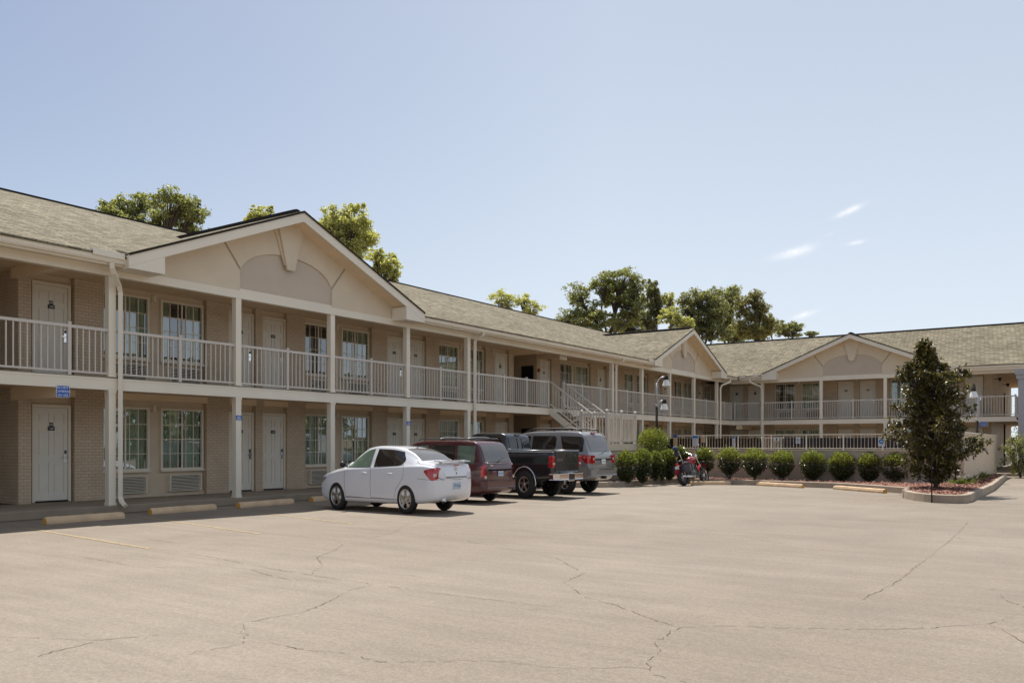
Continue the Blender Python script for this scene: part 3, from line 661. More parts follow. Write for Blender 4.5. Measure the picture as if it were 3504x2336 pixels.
KL = [(-16.9, 24.6), (-15.2, 24.7), (-14.08, 25.22), (-13.55, 25.8), (-13.3, 26.6), (-13.25, 27.6), (-13.25, 29.4), (-13.1, 30.0), (-12.6, 30.35), (-11.2, 30.2), (-10.2, 30.2), (-8.5, 29.95), (-6.9, 29.6), (-5.5, 28.6), (-4.35, 27.5)]
kerb('planter_kerb', KL, .16, .19)
IS = [gp(*p)[:2] for p in [(3086, 1700), (3100, 1706), (3125, 1711.5), (3160, 1716), (3192, 1719), (3230, 1721), (3268, 1722.5), (3300, 1722), (3322, 1718), (3348, 1704.6), (3402, 1677.8), (3446, 1637.6)]]
IS = [(-4.33, 27.35)] + [tuple(p) for p in IS]
kerb('island_kerb', IS, .17, .215)
def mulch(name, pts, z):
    mb = MB(); mb.add([(x, y, z) for x, y in pts], [tuple(range(len(pts)))]); return tag(mb.build(name, 'mulch', fix=False), kind='structure')
def inset(pts, d):
    P = [Vector(p) for p in pts]; o = []
    for i in range(len(P)):
        dd = (P[min(i + 1, len(P) - 1)] - P[max(i - 1, 0)]).normalized(); o.append(tuple(P[i] + Vector((-dd.y, dd.x)) * d))
    return o
mulch('mulch_bed', inset(KL, .13) + [(-4.3, 31.2), (-16.9, 32.2)], .15)
isl_in = inset(IS, .13)
mulch('mulch_bed', isl_in + [(-3.35, 44.0), (-3.3, 31.0), (-4.2, 30.9)], .175)
def chips(name, poly, z, n, seed, size=(.03, .075), flat=.4):
    rnd = random.Random(seed); xs = [p[0] for p in poly]; ys = [p[1] for p in poly]; mb = MB()
    def inside(x, y):
        c = False; j = len(poly) - 1
        for i in range(len(poly)):
            if (poly[i][1] > y) != (poly[j][1] > y) and x < (poly[j][0] - poly[i][0]) * (y - poly[i][1]) / (poly[j][1] - poly[i][1]) + poly[i][0]: c = not c
            j = i
        return c
    k = 0
    while k < n:
        x, y = rnd.uniform(min(xs), max(xs)), rnd.uniform(min(ys), max(ys))
        if not inside(x, y): continue
        k += 1; a = rnd.uniform(0, 2 * PI); l = rnd.uniform(*size); w_ = l * rnd.uniform(.3, .6); t_ = rnd.uniform(-flat, flat)
        u = Vector((math.cos(a), math.sin(a), t_)).normalized() * l / 2; v_ = Vector((-math.sin(a), math.cos(a), rnd.uniform(-flat, flat))).normalized() * w_ / 2; c = Vector((x, y, z + rnd.uniform(0, .05)))
        mb.quad(c - u - v_, c + u - v_, c + u + v_, c - u + v_)
    return tag(mb.build(name, 'chip', fix=False), kind='stuff')
tag(chips('wood_chips', isl_in + [(-3.35, 40.0), (-3.3, 31.0), (-4.2, 30.9)], .19, 9000, 3), 'reddish bark chips covering the kerbed island', 'wood chips', kind='stuff')
tag(chips('wood_chips', inset(KL, .16) + [(-4.3, 31.2), (-14.0, 32.0)], .165, 5000, 4), 'dark bark chips under the clipped shrubs', 'wood chips', kind='stuff')

# wheel stops ------------------------------------------------------
def wheel_stop(a, b, label, h=.13, wd=.17):
    a = Vector(a[:2]); b = Vector(b[:2]); L = (b - a).length; rz = math.atan2((b - a).y, (b - a).x); c = (a + b) / 2
    prof = [(-wd / 2, 0), (-wd / 2, .05), (-wd * .36, h * .86), (-wd * .2, h), (wd * .2, h), (wd * .36, h * .86), (wd / 2, .05), (wd / 2, 0)]
    mb = MB(); n = 26; rnd = random.Random(int(a.x * 100)); vs = []
    for i in range(n + 1):
        x = -L / 2 + L * i / n; e = 1.0 if 0 < i < n else .9
        for y, z in prof: vs.append((x, y * e + rnd.gauss(0, .0015), max(.002, z * (1 if 0 < i < n else .9) + (rnd.gauss(0, .002) if z > 0 else 0))))
    k = len(prof); fs = [(i * k + j, i * k + (j + 1) % k, (i + 1) * k + (j + 1) % k, (i + 1) * k + j) for i in range(n) for j in range(k)]
    mb.add(vs, fs, 0); mb.add(vs[:k], [tuple(range(k))], 1); mb.add(vs[-k:], [tuple(range(k))], 1)
    o = mb.build('wheel_stop', ['stop', 'stopend']); o.location = (c.x, c.y, 0); o.rotation_euler = (0, 0, rz)
    tag(o, label, 'wheel stop', 'concrete wheel stops')
def fw(p, d): return (p[0] + d, p[1])
wheel_stop(gp(152, 1793), gp(420, 1772), 'yellowish concrete wheel stop nearest the camera, left of the drainpipe foot')
wheel_stop(gp(513, 1759), gp(735, 1742), 'cracked yellowish wheel stop between the drainpipe and the first bare post')
wheel_stop(gp(815, 1737), gp(1000, 1722), 'yellowish wheel stop in the empty bay left of the white sedan')
wheel_stop(gp(1065, 1716), gp(1225, 1702), 'wheel stop in front of the white sedan')
wheel_stop((-16.2, 17.1), (-16.2, 18.9), 'wheel stop in front of the burgundy minivan')
wheel_stop((-16.2, 19.5), (-16.2, 21.2), 'wheel stop in front of the black pickup')
wheel_stop(gp(2363, 1658), gp(2499, 1658), 'tan wheel stop beside the motorcycle at the planter')
wheel_stop(gp(2592, 1660), gp(2747, 1669), 'tan wheel stop in the middle bay before the round shrubs')
wheel_stop(gp(2857, 1673), gp(3028, 1687), 'tan wheel stop nearest the magnolia island')

# ================================================================== VEGETATION
def leafcloud(mb, c, rad, n, size, rnd, m=0, up=0.0, shell=.55, droop=0.0):
    size = size * 1.0
    for _ in range(n):
        while True:
            p = Vector((rnd.uniform(-1, 1), rnd.uniform(-1, 1), rnd.uniform(-1, 1)))
            if p.length <= 1: break
        if rnd.random() < shell and p.length > 1e-3: p = p.normalized() * rnd.uniform(.72, 1.0)
        c0 = Vector((c[0] + p.x * rad[0], c[1] + p.y * rad[1], c[2] + p.z * rad[2]))
        a = Vector((rnd.gauss(0, 1), rnd.gauss(0, 1), rnd.gauss(0, 1) - droop)).normalized(); b = a.orthogonal().normalized(); b = (b * math.cos(t := rnd.uniform(0, PI)) + a.cross(b) * math.sin(t))
        if up: b = (b + Vector((0, 0, 0))).normalized()
        l = size * rnd.uniform(.6, 1.3); w_ = l * rnd.uniform(.32, .5)
        mb.add([c0 - a * l * .5, c0 + b * w_ * .5, c0 + a * l * .5, c0 - b * w_ * .5], [(0, 1, 2, 3)], m)
def spray(mb, c, rad, n, size, rnd):
    """fuzzy leaf spray: gaussian, so a clump has no outline of its own"""
    for _ in range(n):
        c0 = Vector((c[0] + rnd.gauss(0, .52) * rad[0], c[1] + rnd.gauss(0, .52) * rad[1], c[2] + rnd.gauss(0, .52) * rad[2]))
        a = Vector((rnd.gauss(0, 1), rnd.gauss(0, 1), rnd.gauss(0, .8))).normalized(); b = a.orthogonal().normalized(); t_ = rnd.uniform(0, PI); b = b * math.cos(t_) + a.cross(b) * math.sin(t_)
        l = size * .8 * rnd.uniform(.5, 1.25); w_ = l * rnd.uniform(.35, .55)
        mb.add([c0 - a * l * .5, c0 + b * w_ * .5, c0 + a * l * .5, c0 - b * w_ * .5], [(0, 1, 2, 3)])
def tree(name, base, lobes, leaves, size, leaf, label, group=None, trunk_r=.22, seed=1, limbs=True, clump=None, height0=None):
    """base point on the ground; lobes: (centre, radii). Clumps of leaves hang round each lobe's own branch tips."""
    rnd = random.Random(seed); root = empty(name, base); tag(root, label, 'tree', group)
    trunk_r *= .72; B = Vector(base); tk = MB(); cr = MB()
    tot = sum(r[0] * r[1] * r[2] for c, r in lobes)
    lo = min(c[2] - r[2] for c, r in lobes); fork = Vector((B.x, B.y, max(B.z + 1.0, height0 if height0 else lo * .8)))
    tk.tube([Vector((0, 0, 0)), (fork - B) * .5 + Vector((rnd.gauss(0, .1), rnd.gauss(0, .1), 0)), fork - B], [trunk_r * 1.3, trunk_r, trunk_r * .85], 8)
    for c, r in lobes:
        c = Vector(c); r = Vector(r); ntip = int((clump or 14) * 3.0)
        tk.tube([fork - B, (fork * .45 + c * .55) - B + Vector((rnd.gauss(0, .2), rnd.gauss(0, .2), -r.z * .15)), c - B + Vector((0, 0, r.z * .3))], [trunk_r * .42, trunk_r * .26, trunk_r * .09], 6)
        per = max(20, int(leaves * 2.0 * (r[0] * r[1] * r[2]) / tot / ntip))
        for k in range(ntip):
            u = Vector((rnd.gauss(0, 1), rnd.gauss(0, 1), rnd.gauss(0, 1) + .15)).normalized(); q = rnd.uniform(.40, 1.02)
            tip = c + Vector((u.x * r.x, u.y * r.y, u.z * r.z)) * q
            mid = c.lerp(tip, .5) + Vector((0, 0, -.12 * r.z)); st_ = (fork * .35 + c * .65)
            tk.tube([st_ - B, mid - B, tip - B], [trunk_r * .17, trunk_r * .09, .012], 4)
            cs = rnd.uniform(.14, .34); rr = (r.x * cs, r.y * cs, r.z * cs * .8)
            spray(cr, tip - B, rr, per, size, rnd)
            for _ in range(3):
                u2 = Vector((rnd.gauss(0, 1), rnd.gauss(0, 1), rnd.gauss(0, 1) + .3)).normalized()
                spray(cr, tip - B + Vector((u2.x * rr[0], u2.y * rr[1], u2.z * rr[2])) * .95, (rr[0] * .3, rr[1] * .3, rr[2] * .3), per // 6, size, rnd)
    tk.build('trunk', 'bark', root); cr.build('crown', leaf, root, fix=False); return root
def lobe(px, py, Z, rpx, rpy, dz=0):   # a crown lobe given where it shows, its real distance and apparent radius
    c = at(px, Z + dz, py); return (c, (rpx / F * Z, rpx / F * Z, rpy / F * Z))
def gbase(px, Z): p = at(px, Z); return (p[0], p[1], 0)
tg = 'trees growing behind the motel'
tree('tree', gbase(520, 42), [lobe(385, 730, 42, 60, 55), lobe(455, 700, 43, 65, 50), lobe(430, 770, 42, 80, 45), lobe(590, 700, 41, 75, 60), lobe(650, 740, 42, 62, 62), lobe(560, 765, 42, 70, 50), lobe(665, 800, 43, 50, 30)], 7000, .20, 'oak', 'dark open tree above the roof at far left, left of the largest gable', tg, .30, 11, clump=12, height0=8.5)
tree('tree', gbase(890, 75), [lobe(880, 730, 75, 34, 26), lobe(925, 720, 76, 14, 18), lobe(860, 750, 75, 26, 24)], 1500, .22, 'pale', 'small pale treetop peeking over the slope of the largest gable', tg, .25, 12, clump=10, height0=18)
tree('tree', gbase(1190, 40), [lobe(1140, 770, 40, 62, 60), lobe(1205, 755, 40, 62, 62), lobe(1235, 815, 41, 58, 60), lobe(1170, 850, 40, 70, 60), lobe(1120, 790, 41, 40, 60)], 8000, .17, 'pale', 'tall yellow-green tree just right of the largest gable peak', tg, .28, 13, clump=14, height0=8)
tree('tree', gbase(1320, 44), [lobe(1315, 915, 44, 52, 46), lobe(1290, 880, 44, 36, 30), lobe(1340, 940, 44, 32, 28)], 2600, .18, 'pale', 'shorter yellow-green tree down the right slope of the largest gable', tg, .2, 14, clump=12, height0=7)
tree('tree', gbase(1720, 90), [lobe(1715, 1020, 90, 42, 28), lobe(1740, 1035, 90, 32, 26)], 1300, .24, 'pale', 'thin hazy treetop, left one of two low ones above the middle ridge', tg, .25, 15, clump=12, height0=12)
tree('tree', gbase(1800, 90), [lobe(1790, 1030, 90, 30, 26), lobe(1820, 1055, 90, 40, 26)], 1500, .24, 'pale', 'pale yellow treetop, right one of two low ones above the middle ridge', tg, .25, 16, clump=12, height0=12)
Z = 68
tree('tree', gbase(2080, Z), [lobe(1970, 1010, Z, 45, 45), lobe(2000, 1070, Z, 60, 45), lobe(2060, 970, Z, 60, 45), lobe(2130, 955, Z, 62, 40), lobe(2180, 985, Z, 40, 45), lobe(2110, 1020, Z + 1, 80, 50), lobe(2030, 1100, Z - 1, 70, 38), lobe(2180, 1060, Z, 60, 50), lobe(2120, 1100, Z + 2, 80, 40), lobe(1940, 1090, Z, 36, 34), lobe(2170, 1120, Z + 3, 70, 34)], 13000, .24, 'oak', 'biggest spreading oak above the roof, left of the middle gable', tg, .36, 17, clump=13, height0=10)
tree('tree', gbase(2230, Z - 3), [lobe(2230, 1020, Z - 3, 34, 60), lobe(2250, 1060, Z - 3, 30, 60), lobe(2215, 1100, Z - 3, 36, 40)], 4000, .22, 'darkleaf', 'narrow dark tree against the right edge of the spreading oak', tg, .3, 18, clump=12, height0=9)
tree('tree', gbase(2310, 62), [lobe(2300, 1085, 62, 40, 36), lobe(2340, 1110, 62, 34, 30), lobe(2290, 1030, 66, 24, 34)], 2800, .20, 'pale', 'bright yellow-green low tree behind the middle gable peak', tg, .25, 19, clump=12, height0=9)
Z = 72
tree('tree', gbase(2400, Z), [lobe(2350, 1050, Z, 45, 50), lobe(2395, 1025, Z, 50, 42), lobe(2440, 1060, Z, 52, 55), lobe(2400, 1100, Z, 70, 50), lobe(2440, 1140, Z, 60, 34), lobe(2370, 1130, Z, 50, 34)], 7500, .23, 'darkleaf', 'dense grey-green tree right behind the peak of the middle gable', tg, .4, 20, clump=14, height0=9)
tree('tree', gbase(2500, Z + 4), [lobe(2450, 1015, Z + 4, 36, 36), lobe(2500, 1020, Z + 4, 40, 44), lobe(2480, 1080, Z + 4, 60, 60), lobe(2510, 1140, Z + 4, 60, 36)], 6000, .23, 'oak', 'dark leafy tree between the middle gable peak and the brownish pine', tg, .4, 21, clump=14, height0=9)
tree('tree', gbase(2590, 66), [lobe(2540, 1050, 66, 32, 44), lobe(2585, 1025, 66, 42, 30), lobe(2600, 1070, 66, 42, 36), lobe(2560, 1110, 66, 50, 44), lobe(2630, 1120, 66, 40, 36), lobe(2580, 1140, 66, 60, 26)], 6500, .20, 'pine', 'brownish pine, tallest tree at the right end of the grove', tg, .35, 22, clump=16, height0=10)
tree('tree', gbase(2650, 78), [lobe(2635, 1110, 78, 24, 34), lobe(2600, 1140, 76, 50, 26)], 1800, .22, 'oak', 'low bright green tree tucked right of the brownish pine', tg, .3, 23, clump=12, height0=9)
tree('tree', gbase(2700, 95), [lobe(2680, 1125, 95, 36, 30), lobe(2720, 1130, 95, 36, 26)], 2000, .28, 'darkleaf', 'small hazy treetop standing alone above the right wing roof', tg, .4, 24, clump=12, height0=12)
tree('tree', gbase(2770, 99), [lobe(2775, 1142, 99, 22, 12)], 500, .28, 'darkleaf', 'lowest treetop, barely clearing the right wing ridge', tg, .4, 25, clump=8, height0=12)
tree('tree', (-.6, 72, 0), [((-.6, 72, 4.2), (3, 3, 2.2)), ((2, 73, 3), (3, 2.5, 2)), ((-2.6, 71, 2.5), (2, 2, 2))], 3000, .3, 'darkleaf', 'green tree glimpsed through the open right end of the far walkway', None, .25, 26, height0=1.6)
tree('tree', (-2.25, 44.0, .0), [((-2.25, 44.0, 1.0), (.75, .75, .95)), ((-1.7, 43.6, .7), (.7, .7, .6))], 3000, .11, 'darkleaf', 'dark bush at the foot of the grey column at the right edge', None, .05, 27, height0=.35)

# magnolia -----------------------------------------------------------
def magnolia():
    rnd = random.Random(5); B = Vector((-3.52, 27.3, .19)); root = empty('magnolia_tree', B); tag(root, 'glossy dark magnolia tree standing in the kerbed island', 'tree')
    tk = MB(); cr = MB(); top = 4.35
    tk.tube([(0, 0, 0), (.03, .02, 1.2), (-.12, -.08, 2.6), (-.28, -.19, 3.9), (-.33, -.22, top - .1)], [.085, .075, .055, .03, .012], 8)
    prof = [(.05, .25), (.25, .50), (.6, .95), (1.1, 1.16), (1.6, 1.12), (2.2, 1.18), (2.7, 1.15), (3.1, 1.08), (3.45, .98), (3.66, .78), (3.78, .32), (4.05, .24), (4.35, .12)]
    def rad(z):
        for (a, ra), (b, rb) in zip(prof, prof[1:]):
            if a <= z <= b: return ra + (rb - ra) * (z - a) / (b - a)
        return .1
    tips = []
    for i in range(520):
        z = .25 + (top - .3) * ((i + rnd.random()) / 520) ** .9; a = i * 2.399 + rnd.gauss(0, .2); r = rad(z) * rnd.choice((1, 1, .9, .75, .55, .35)) * rnd.uniform(.72, 1.1)
        r *= .74 + .85 * (noise.noise(Vector((math.cos(a) * 1.6, math.sin(a) * 1.6, z * 1.5))) + .18)
        ln = -.40 * (z / 4.3) ** 1.6; tip = Vector((math.cos(a) * r + ln * .83, math.sin(a) * r + ln * .56, z + rnd.uniform(-.05, .12)))
        st_ = Vector((0, 0, max(.15, z - r * .45))); tk.tube([st_, st_.lerp(tip, .6) + Vector((0, 0, -.03)), tip], [.018, .011, .005], 4); tips.append(tip)
    for ax, zz, ll in ((R(35), 1.25, 1.75), (R(30), 1.10, 1.6), (R(38), 1.35, 1.5), (R(20), .95, 1.35), (R(210), 1.9, 1.5), (R(215), 2.35, 1.5), (R(32), 3.3, 1.15), (R(35), 3.45, 1.05), (R(212), 3.4, 1.2), (R(216), 3.2, 1.25), (R(215), 1.35, 1.3)):
        for q in (.72, .86, 1.0):
            tips.append(Vector((math.cos(ax) * ll * q, math.sin(ax) * ll * q, zz + .16 * q))); tk.tube([(0, 0, zz - .4), tips[-1]], [.018, .006], 4)
    for tip in tips:
        out = Vector((tip.x, tip.y, .25)).normalized()
        for cc in range(4):
            cpt = tip + Vector((rnd.gauss(0, .075), rnd.gauss(0, .075), rnd.gauss(0, .07)))
            for k in range(10):
                d = (out * .5 + Vector((rnd.gauss(0, .75), rnd.gauss(0, .75), rnd.gauss(.18, .6)))).normalized(); l = rnd.uniform(.11, .175); w_ = l * .42
                sd = d.cross(Vector((rnd.gauss(0, .4), rnd.gauss(0, .4), 1))).normalized() * w_ / 2; o = cpt; dr = Vector((0, 0, -.15 * l)); n_ = d.cross(sd).normalized() * (.12 * w_)
                cr.add([o, o + d * l * .45 + sd, o + d * l + dr, o + d * l * .45 - sd, o + d * l * .45 - n_], [(0, 1, 4), (1, 2, 4), (2, 3, 4), (3, 0, 4)], 0, False)
    root.scale = (.83, .83, .96)
    tk.build('trunk', 'bark', root); cr.build('crown', 'magnolia', root, fix=False)
magnolia()
st_ = MB(); p_ = gp(3189, 1719); st_.tube([(0, 0, 0), (.0, 0, .85), (-.005, 0, 1.22)], .016, 6); st_.box(-.022, .022, -.02, .02, .95, 1.2)
tag(st_.build('marker_stake', 'dull' if 'dull' in M else 'brown', loc=(p_[0], p_[1] - .03, 0)), 'thin dark metal stake against the island kerb', 'stake')

# shrubs ---------------------------------------------------------------
def shrub(c, r, h0, h1, label, seed, group='clipped shrubs in front of the pool wall', n=2300, name='shrub', sprig=0):
    young_lit = .62 if name == 'shrub' else .30
    rnd = random.Random(seed); root = empty(name, (c[0], c[1], .16)); tag(root, label, 'shrub', group)
    tk = MB(); cr = MB(); H = h1 - h0
    for k in range(7):
        a = rnd.uniform(0, 2 * PI); q = rnd.uniform(.2, .7); tk.tube([(rnd.gauss(0, .04), rnd.gauss(0, .04), 0), (math.cos(a) * r * q * .4, math.sin(a) * r * q * .4, h0 * .7), (math.cos(a) * r * q, math.sin(a) * r * q, h0 + H * .5)], [.018, .013, .005], 5)
    ph = [rnd.uniform(0, 6.28) for _ in range(3)]
    for k in range(n):
        u = Vector((rnd.gauss(0, 1), rnd.gauss(0, 1), rnd.gauss(0, 1))).normalized(); q = rnd.uniform(.70, 1.03) if rnd.random() < .72 else rnd.uniform(.2, .8)
        zt = u.z * abs(u.z) ** -.35 if abs(u.z) > 1e-3 else 0; zt = max(-1, min(1, zt))
        wob = 1 + .13 * math.sin(3 * math.atan2(u.y, u.x) + ph[0]) + .06 * math.sin(5 * u.z * 2 + ph[1])
        tap = 1 - .42 * max(0, -u.z + .1) ** 1.3
        p = Vector((u.x * r * q * wob * tap * 1.12, u.y * r * q * wob * tap * 1.12, h0 + H * (.5 + .5 * zt * q)))
        d = (u * .55 + Vector((rnd.gauss(0, .6), rnd.gauss(0, .6), rnd.gauss(.35, .5)))).normalized(); l = rnd.uniform(.05, .085); sd = d.orthogonal().normalized(); t_ = rnd.uniform(0, PI)
        sd = (sd * math.cos(t_) + d.cross(sd) * math.sin(t_)) * l * .24
        cr.add([p, p + d * l * .5 + sd, p + d * l, p + d * l * .5 - sd], [(0, 1, 2, 3)], 1 if (p.z - h0) / H < young_lit + rnd.gauss(0, .07) + .06 * math.sin(4 * math.atan2(u.y, u.x) + ph[2]) and not (q > .98 and rnd.random() < .12) else 0)  # by height: dark leaf colour paints the shade below, pale new growth the lit top
    for k in range(16 + sprig):
        a = rnd.uniform(0, 2 * PI); q = rnd.uniform(.1, .95); b = Vector((math.cos(a) * r * q, math.sin(a) * r * q, h1 - H * .12 * q)); hh = rnd.uniform(.05, .13) + (.12 if k < sprig else 0)
        for j in range(9):
            t_ = j / 9; dd = Vector((rnd.gauss(0, 1), rnd.gauss(0, 1), .8)).normalized(); p = b + Vector((0, 0, hh * t_)); sd = dd.orthogonal().normalized() * .014; l = .06
            cr.add([p, p + dd * l * .5 + sd, p + dd * l, p + dd * l * .5 - sd], [(0, 1, 2, 3)])
    tk.build('stem', 'bark', root); cr.build('foliage', ['young_lit', 'mature_shaded'], root, fix=False); return root
HB = 'hedge bushes packed beside the parked cars'
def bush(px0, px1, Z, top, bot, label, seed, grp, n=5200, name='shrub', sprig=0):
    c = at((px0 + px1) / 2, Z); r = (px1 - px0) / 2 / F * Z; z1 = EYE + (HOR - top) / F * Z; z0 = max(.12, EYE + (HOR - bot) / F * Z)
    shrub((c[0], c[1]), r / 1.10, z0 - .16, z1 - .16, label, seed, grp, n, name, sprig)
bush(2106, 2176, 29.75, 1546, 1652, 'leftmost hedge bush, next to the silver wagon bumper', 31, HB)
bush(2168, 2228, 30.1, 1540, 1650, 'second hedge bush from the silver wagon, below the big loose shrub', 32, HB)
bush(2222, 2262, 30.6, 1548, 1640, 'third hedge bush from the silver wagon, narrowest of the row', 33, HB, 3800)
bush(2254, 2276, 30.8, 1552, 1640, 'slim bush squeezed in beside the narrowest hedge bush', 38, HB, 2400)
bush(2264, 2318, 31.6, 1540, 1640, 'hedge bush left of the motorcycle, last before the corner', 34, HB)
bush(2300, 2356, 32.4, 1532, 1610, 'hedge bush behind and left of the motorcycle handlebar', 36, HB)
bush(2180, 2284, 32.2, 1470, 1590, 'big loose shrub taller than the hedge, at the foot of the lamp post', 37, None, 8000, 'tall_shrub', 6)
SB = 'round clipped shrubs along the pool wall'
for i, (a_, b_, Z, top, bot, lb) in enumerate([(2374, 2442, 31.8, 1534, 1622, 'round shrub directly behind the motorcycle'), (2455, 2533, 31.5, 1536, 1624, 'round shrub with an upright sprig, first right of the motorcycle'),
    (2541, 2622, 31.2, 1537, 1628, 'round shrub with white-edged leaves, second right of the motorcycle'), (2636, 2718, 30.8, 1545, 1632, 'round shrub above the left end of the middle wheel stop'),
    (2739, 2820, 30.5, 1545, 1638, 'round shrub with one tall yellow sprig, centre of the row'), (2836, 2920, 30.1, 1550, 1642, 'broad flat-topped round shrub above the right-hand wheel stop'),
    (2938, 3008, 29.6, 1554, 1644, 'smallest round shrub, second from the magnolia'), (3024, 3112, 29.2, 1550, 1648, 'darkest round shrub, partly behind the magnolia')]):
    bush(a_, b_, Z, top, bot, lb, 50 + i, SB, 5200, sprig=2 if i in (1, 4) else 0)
# low flowering plants on the island
rnd = random.Random(9)
for i, (px, py) in enumerate([(3285, 1655), (3300, 1648), (3318, 1640), (3340, 1630), (3362, 1618), (3378, 1612), (3392, 1606), (3350, 1634)]):
    p = gp(px, py, .22); root = empty('bedding_plant', (p[0], p[1], .19)); tag(root, ('low leafy plant with white blooms in the island bed', )[0], 'plant', 'low white-flowered plants beside the island wall')
    f = MB(); w_ = MB()
    for k in range(60):
        a = rnd.uniform(0, 6.28); d = Vector((math.cos(a), math.sin(a), rnd.uniform(.5, 1.6))).normalized(); l = rnd.uniform(.22, .42); sd = Vector((-math.sin(a), math.cos(a), 0)) * .026; o = Vector((rnd.gauss(0, .14), rnd.gauss(0, .14), 0))
        f.add([o, o + d * l * .5 + sd, o + d * l + Vector((0, 0, -.05)), o + d * l * .5 - sd], [(0, 1, 2, 3)])
    for k in range(7):
        o = Vector((rnd.gauss(0, .14), rnd.gauss(0, .14), rnd.uniform(.22, .40)))
        for j in range(5):
            a = j * 1.256; d = Vector((math.cos(a), math.sin(a), .4)) * .06; sd = Vector((-math.sin(a), math.cos(a), 0)) * .024; w_.add([o, o + d * .6 + sd, o + d, o + d * .6 - sd], [(0, 1, 2, 3)])
    f.build('leaves', 'shrub', root, fix=False); w_.build('blossom', 'flower', root, fix=False)

rnd = random.Random(77); mb = MB()  # unseen tree belt, added to be mirrored in the window glass
for i in range(70):
    y = -35 + i * 1.7 + rnd.gauss(0, .6); x = 44 + rnd.gauss(0, 3); H = rnd.uniform(7.5, 10.5)
    for k in range(300):
        z = H * rnd.random() ** 1.25; r = 2.2 * (1 - (z / H) ** 3); a = rnd.uniform(0, 6.28); c0 = Vector((x + math.cos(a) * r * rnd.random() ** .5, y + math.sin(a) * r * rnd.random() ** .5, z)); d = Vector((rnd.gauss(0, 1), rnd.gauss(0, 1), rnd.gauss(0, 1))).normalized(); b = d.orthogonal() * .4
        mb.add([c0 - d * .45, c0 + b * .8, c0 + d * .45, c0 - b * .8], [(0, 1, 2, 3)])
tag(mb.build('reflection_wood', 'darkleaf', fix=False), 'belt of trees added across the lot, seen only as reflections in the window glass', 'wood', kind='stuff')

# ================================================================== POOL ENCLOSURE
WA = Vector((-14.0, 32.5)); WB = Vector((-3.2, 31.35)); wd_ = (WB - WA).normalized(); wn = Vector((-wd_.y, wd_.x)); WL_ = (WB - WA).length
def wp(s, d, z): p = WA + wd_ * s + wn * d; return (p.x, p.y, z)
def wbox(mb, s0, s1, d0, d1, z0, z1, m=0):
    mb.prism([wp(s0, d0, z0), wp(s1, d0, z0), wp(s1, d1, z0), wp(s0, d1, z0)], (0, 0, z1 - z0), m); return mb
pw = empty('pool_wall', (WA.x, WA.y, 0)); tag(pw, 'low painted block wall round the pool, behind the row of round shrubs', 'wall')
def inv(o, root): o.parent = root; o.matrix_parent_inverse = Matrix.Translation(-Vector(root.location)); return o
inv(wbox(MB(), 0, WL_ - .9, 0, .18, .0, 1.25).build('front_wall', 'poolbrick'), pw)
inv(wbox(MB(), -.0, WL_ - .9, -.03, .21, 1.251, 1.29).build('wall_cap', 'gable'), pw)
for s in (3.72, 7.6): inv(wbox(MB(), s, s + .02, -.012, .0, .05, 1.24).build('wall_joint', 'stucco'), pw)
inv(wbox(MB(), WL_ - .9, WL_, 0, .18, 0, 1.86).build('corner_wall', 'stucco'), pw)
inv(wbox(MB(), WL_ - .9 - .02, WL_ + .03, -.02, .2, 1.861, 1.90).build('wall_cap', 'trim'), pw)
sw = MB(); sw.box(-3.38, -3.2, 31.54, 44.2, 0, 1.86); inv(sw.build('side_wall', 'stucco'), pw)
sw = MB(); sw.box(-3.41, -3.17, 31.56, 44.22, 1.861, 1.90); inv(sw.build('wall_cap', 'trim'), pw)
sw = MB(); sw.box(-14.1, -13.92, 32.7, 40.0, 0, 1.25); inv(sw.build('side_wall', 'poolbrick'), pw)
# railing on the wall
pr = empty('pool_railing', (WA.x, WA.y, 1.29)); tag(pr, 'cream metal railing of thin pickets on top of the pool wall', 'railing')
tr_ = MB(); wbox(tr_, .15, WL_ - .95, .055, .125, 1.825, 1.862); inv(tr_.build('top_rail', 'trim'), pr)
tr_ = MB(); wbox(tr_, .15, WL_ - .95, .07, .11, 1.325, 1.35); inv(tr_.build('bottom_rail', 'trim'), pr)
pk = MB(); n = int((WL_ - 1.1) / .123)
for i in range(n + 1): s = .15 + i * .123; wbox(pk, s, s + .010, .085, .095, 1.35, 1.825)
o = inv(pk.build('pickets', 'header'), pr)
for i in range(0, n, 11): s = .15 + i * .123; inv(wbox(MB(), s - .018, s + .018, .07, .11, 1.291, 1.824).build('railing_post', 'trim'), pr)
def wall_s(px):   # distance along the wall where a picture column meets it
    t = (px - 1752) / F; dx, dy = -SA + t * CA, CA + t * SA
    a = WA; det = wd_.x * (-dy) - wd_.y * (-dx); bx, by = -a.x, -a.y
    return (bx * (-dy) - by * (-dx)) / det
def zat(px, py):
    s = wall_s(px); p = WA + wd_ * s; return EYE + (HOR - py) / F * (-p.x * SA + p.y * CA)
def notice(px0, px1, py0, py1, mats, draw, label):
    s0, s1 = wall_s(px0), wall_s(px1); z1, z0 = zat(px0, py0), zat(px0, py1); mb = MB(); wbox(mb, s0, s1, .03, .045, z0, z1, 0)
    draw(mb, s0, s1, z0, z1); o = mb.build('notice_sign', mats, fix=False); tag(o, label, 'sign', 'pool notices tied to the railing')
def lines(mb, s0, s1, z0, z1, n, m):
    for i in range(n):
        z = z1 - (z1 - z0) * (i + .7) / (n + .4); wbox(mb, s0 + (s1 - s0) * .12, s1 - (s1 - s0) * (.12 + .1 * (i % 3)), .027, .0295, z, z + .008, m)
notice(2303, 2316, 1488, 1533, ['papery', 'blue', 'seam'], lambda mb, a, b, c, d: (wbox(mb, a, b, .026, .0295, d - .1, d, 1), lines(mb, a, b, c, d - .12, 9, 2)), 'tall cream notice with a blue head, leftmost on the pool railing')
